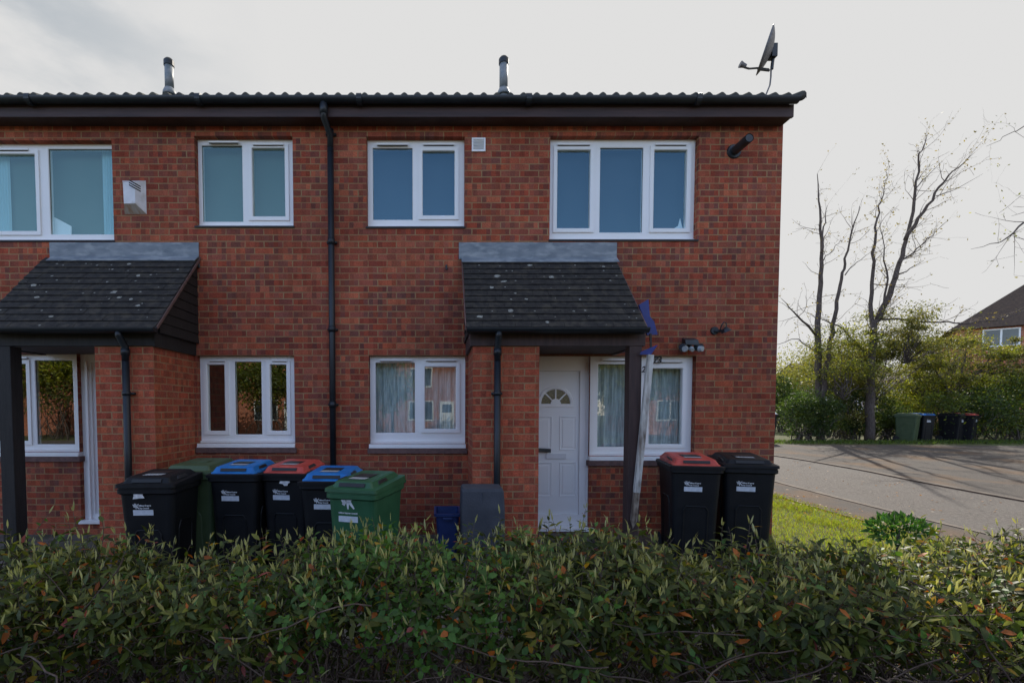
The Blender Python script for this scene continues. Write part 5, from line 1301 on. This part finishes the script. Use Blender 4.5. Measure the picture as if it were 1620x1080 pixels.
tree('bare_tree', 'slim bare tree with two upright stems, standing nearer the house corner', [
    ([(1299, 690), (1297, 600), (1293, 530), (1298, 450), (1300, 395), (1297, 330), (1293, 275)], .17, .02, .6),
    ([(1299, 640), (1305, 590), (1314, 540), (1322, 490), (1331, 440), (1337, 410), (1350, 360), (1360, 326)], .12, .018, -.8),
    ([(1299, 400), (1303, 360), (1309, 325)], .05, .012, .4),
    ([(1291, 530), (1262, 500), (1236, 472)], .06, .012, -.5),
    ([(1295, 560), (1262, 535), (1225, 545)], .035, .01, .5),
    ([(1337, 435), (1355, 415), (1380, 396)], .025, .008, .2),
    ([(1303, 412), (1320, 390), (1340, 372)], .02, .007, .2)], 12.9, None, 31, T1, 420, .07, twigs=.55)
tree('bare_tree', 'tall bare tree with a forked leaning crown, standing behind the roadside bushes', [
    ([(1375, 692), (1376, 630), (1378, 570), (1384, 510), (1398, 490)], .19, .13, 0),
    ([(1390, 505), (1406, 465), (1422, 415), (1436, 372), (1447, 300), (1455, 245), (1467, 213)], .13, .016, .8),
    ([(1432, 380), (1455, 345), (1480, 305), (1508, 272), (1540, 243)], .085, .01, -1),
    ([(1380, 560), (1378, 500), (1380, 430), (1384, 370), (1392, 325), (1400, 292)], .1, .016, .6),
    ([(1398, 490), (1403, 440), (1398, 400), (1393, 350)], .05, .01, -.4),
    ([(1422, 415), (1450, 395), (1475, 372), (1498, 350)], .04, .008, .5),
    ([(1415, 440), (1440, 425), (1462, 412)], .035, .008, .5),
    ([(1370, 560), (1340, 525), (1310, 508), (1285, 500)], .05, .012, -.6),
    ([(1395, 505), (1430, 505), (1475, 509), (1520, 512), (1580, 505), (1635, 480)], .05, .02, -1.5),
    ([(1481, 310), (1510, 300), (1555, 275)], .02, .006, -.2),
    ([(1447, 300), (1465, 280), (1492, 255)], .025, .006, -.2),
    ([(1400, 292), (1405, 270), (1404, 250)], .012, .006, 0)], 12.7, None, 32, T1, 1000, .08, twigs=.55,
    crown=[(1395, 560, 210, 150, 17000, CR, .4), (1450, 530, 170, 80, 5500, OG, -.3), (1345, 570, 120, 110, 6000, OG + YG_, -.4)])
tree('shrubby_tree', 'wide olive-green small tree with arching branches above the far bins', [
    ([(1500, 692), (1512, 640), (1530, 600), (1570, 575), (1625, 555)], .14, .04, .8),
    ([(1508, 660), (1500, 620), (1480, 585), (1440, 560)], .08, .02, -.5),
    ([(1514, 640), (1550, 615), (1600, 600)], .07, .02, 1),
    ([(1512, 640), (1520, 590), (1530, 550)], .07, .02, .2)], 14.2, None, 33, OG, 900, .09, twigs=.9,
    crown=[(1510, 578, 230, 100, 12000, OG + YG_[:1], 0), (1580, 560, 150, 60, 4500, OG, .6), (1470, 590, 120, 90, 5500, OG + YG_, .2)])
tree('overhanging_branch', 'leafing branch reaching in from the right edge in front of the pale sky', [
    ([(1760, 400), (1700, 362), (1660, 348), (1622, 352), (1590, 380), (1536, 394)], .06, .006, -1.0),
    ([(1700, 362), (1650, 330), (1600, 342)], .02, .006, .3),
    ([(1660, 348), (1630, 385), (1600, 372)], .02, .006, .3),
    ([(1760, 400), (1700, 240), (1650, 185), (1600, 210), (1560, 232)], .03, .005, .3),
    ([(1760, 520), (1680, 470), (1600, 500), (1540, 512)], .03, .006, .3)], 6.5, None, 34, YG_ + OG, 160, .06, twigs=.35, crown=[(1850, 330, 240, 320, 3500, CR, .3)])
for o in list(bpy.data.objects):
    if o.name.startswith('overhanging_branch'):
        base = o  # the trunk that carries the branch stands outside the frame
        mb = MB(); a = P(1760, 400, 6.5); mb.tube([(a.x + .5, 6.5, G(20, 6.5) - .1), (a.x + .4, 6.5, 2.5), (a.x + .1, 6.5, a.z), (a.x + .2, 6.6, a.z + 3)], [.2, .16, .12, .06], 10); mb.build('main_trunk', M['bark'], o)
        o.name = 'roadside_tree'; o['label'] = 'tree at the right edge whose leafing branches reach in against the sky'

# ------------------------------------------------------------------ far houses
def simple_house(label, x0, x1, y0, y1, ze, zr, wins, doors, wallm, front=-1, hip=False, group=None, grp2=None):
    """front=-1: facade at y0 facing -Y; +1: facade at y1 facing +Y"""
    t = thing('house', label, 'house', ((x0 + x1) / 2, (y0 + y1) / 2, G((x0 + x1) / 2, y0)), group=group); g = t.location.z
    mb = MB(); mb.box(x0, x1, y0, y1, g - .3, ze)
    if not hip:
        ym = (y0 + y1) / 2
        for x in (x0 + .001, x1 - .001): mb.add([(x, y0, ze), (x, y1, ze), (x, ym, zr - .1)], [(0, 1, 2)])
    mb.build('wall', wallm, t)
    r = MB(); e = .35; ym = (y0 + y1) / 2; hx = (y1 - y0) / 2 if hip else -e
    A = [(x0 - e, y0 - e, ze - .12), (x1 + e, y0 - e, ze - .12), (x1 + e, y1 + e, ze - .12), (x0 - e, y1 + e, ze - .12), (x0 + hx, ym, zr), (x1 - hx, ym, zr)]
    r.add(A, [(0, 1, 5, 4), (2, 3, 4, 5), (1, 2, 5), (3, 0, 4), (3, 2, 1, 0)]); ro = r.build('roof', M['farroof'], t)
    yf = y0 if front < 0 else y1; s = -1 if front < 0 else 1
    for (a, b, c, d) in wins:
        w_ = MB(); ya, yb = sorted((yf + s * .004, yf + s * .05))
        xs_ = [a, (a + b) / 2, b]
        mbf = MB(); holed(mbf, (a, b, c, d), [(a + .07, (a + b) / 2 - .04, c + .08, d - .07), ((a + b) / 2 + .04, b - .07, c + .08, d - .07)], ya, yb); wo = mbf.build('window', M['upvc'], t)
        gp = MB(); gp.box(a + .05, b - .05, ya + .001, (ya + yb) / 2, c + .05, d - .05); gp.build('glass_pane', noise_mat('far glass', (.03, .04, .05), (.06, .08, .09), 1, .08), wo)
    for (a, b, d, m) in doors:
        w_ = MB(); ya, yb = sorted((yf + s * .002, yf + s * .07)); w_.box(a, b, ya, yb, g, d); do = w_.build('door', m, t)
        ya, yb = sorted((yf + s * .071, yf + s * .08)); q = MB(); q.box(a + .15, b - .15, ya, yb, d - .7, d - .2); q.build('door_glass', M['seal'], do)
    if hip: return t
    ch = MB(); ch.box(x0 + 1.0, x0 + 1.7, ym - .3, ym + .3, zr - .8, zr + .7); ch.build('chimney', wallm, ro)
    return t
# the house whose roof shows above the shrubs at the right
hx_, hy_ = 37.6, 20.56
fh = simple_house('far brick house with a brown hipped roof, half hidden by trees at the right edge', hx_ - 7, hx_ + 7, hy_ - 4, hy_ + 4, 6.2, 9.6,
             [(hx_ - 6.0, hx_ - 4.6, 5.0, 6.0), (hx_ - 5.2, hx_ - 4.0, 2.3, 3.5), (hx_ - 2.5, hx_ - 1, 5.0, 6.0)], [], M['brickfar'], hip=True)
fh.rotation_euler.z = R(-40)
simple_house('pale far house glimpsed between the bare trees', P(1300, 600, 38).x, P(1430, 600, 38).x, 38, 45, P(1300, 600, 38).z, P(1300, 575, 42).z,
             [(P(1310, 600, 38).x, P(1325, 600, 38).x, 1.2, 2.4), (P(1350, 600, 38).x, P(1365, 600, 38).x, 1.2, 2.4)], [], M['render'])
# the sunlit street opposite, seen mirrored in the ground floor glass
OGp = 'houses across the street, seen mirrored in the windows'
for k, (x0, x1, lab) in enumerate(((-46, -36, 'first'), (-35.8, -24.2, 'second'), (-24, -13.2, 'third'), (-13, -3.2, 'fourth'), (-3, 6.0, 'fifth'), (13, 24, 'last'))):
    wn = []
    for c_ in (x0 + 1.8, x0 + 5.0, x0 + 7.6): wn += [(c_ - .7, c_ + .7, 3.0, 4.2), (c_ - .8, c_ + .8, .8, 2.1)]
    simple_house('sunlit brick house behind the camera, %s from the left in the opposite row' % lab, x0, x1, -32, -25, 5.0, 6.9, wn, [(x0 + 3.0, x0 + 3.9, 2.05, M['upvc'])], M['brickfar'], front=1, group=OGp)
rnd = random.Random(2)
for k, (x, y, h_) in enumerate(((-9.5, -20.5, 6.5), (-3.5, -20.5, 6.5), (3.4, -19.5, 6.5), (12.4, -19, 7), (-15, -20, 6.5), (-21, -20.5, 6.5), (-27.5, -20, 6.5), (9.5, -20, 6.5))):
    bush('street_tree', '%s from the left in the row of leafy trees behind the camera' % ['fourth', 'fifth', 'sixth', 'last', 'third', 'second', 'first', 'seventh'][k], 'tree', x, y, 2.5, 1.6, 2.1, h_ * .5, 6000, .2, YG_ + OG, 50 + k, 'trees across the street behind the camera', lumps=20)
# far wooded horizon
def woods():
    rnd = np.random.default_rng(77); n = 26000; ang = rnd.uniform(-.1, 2.4, n); rad = rnd.uniform(70, 95, n)
    x = np.cos(ang) * rad; y = np.sin(ang) * rad; hh = 4.5 + 1.5 * np.sin(ang * 17) + 1.2 * np.sin(ang * 41 + 1); z = .2 + hh * rnd.random(n) ** .8
    o = leaf_mesh('distant_woods', np.stack([x, y, z], 1), unit(rnd.normal(0, 1, (n, 3))), rnd.normal(0, 1, (n, 3)), rnd.uniform(.7, 1.3, n), rnd.uniform(.5, .9, n), np.array([[.07, .09, .04]]) * rnd.uniform(.5, 1.5, (n, 1)), M['bushleaf'], simple=True)
    tagp(o, 'low belt of woodland along the horizon beyond the road', 'woodland', kind='stuff')
woods()
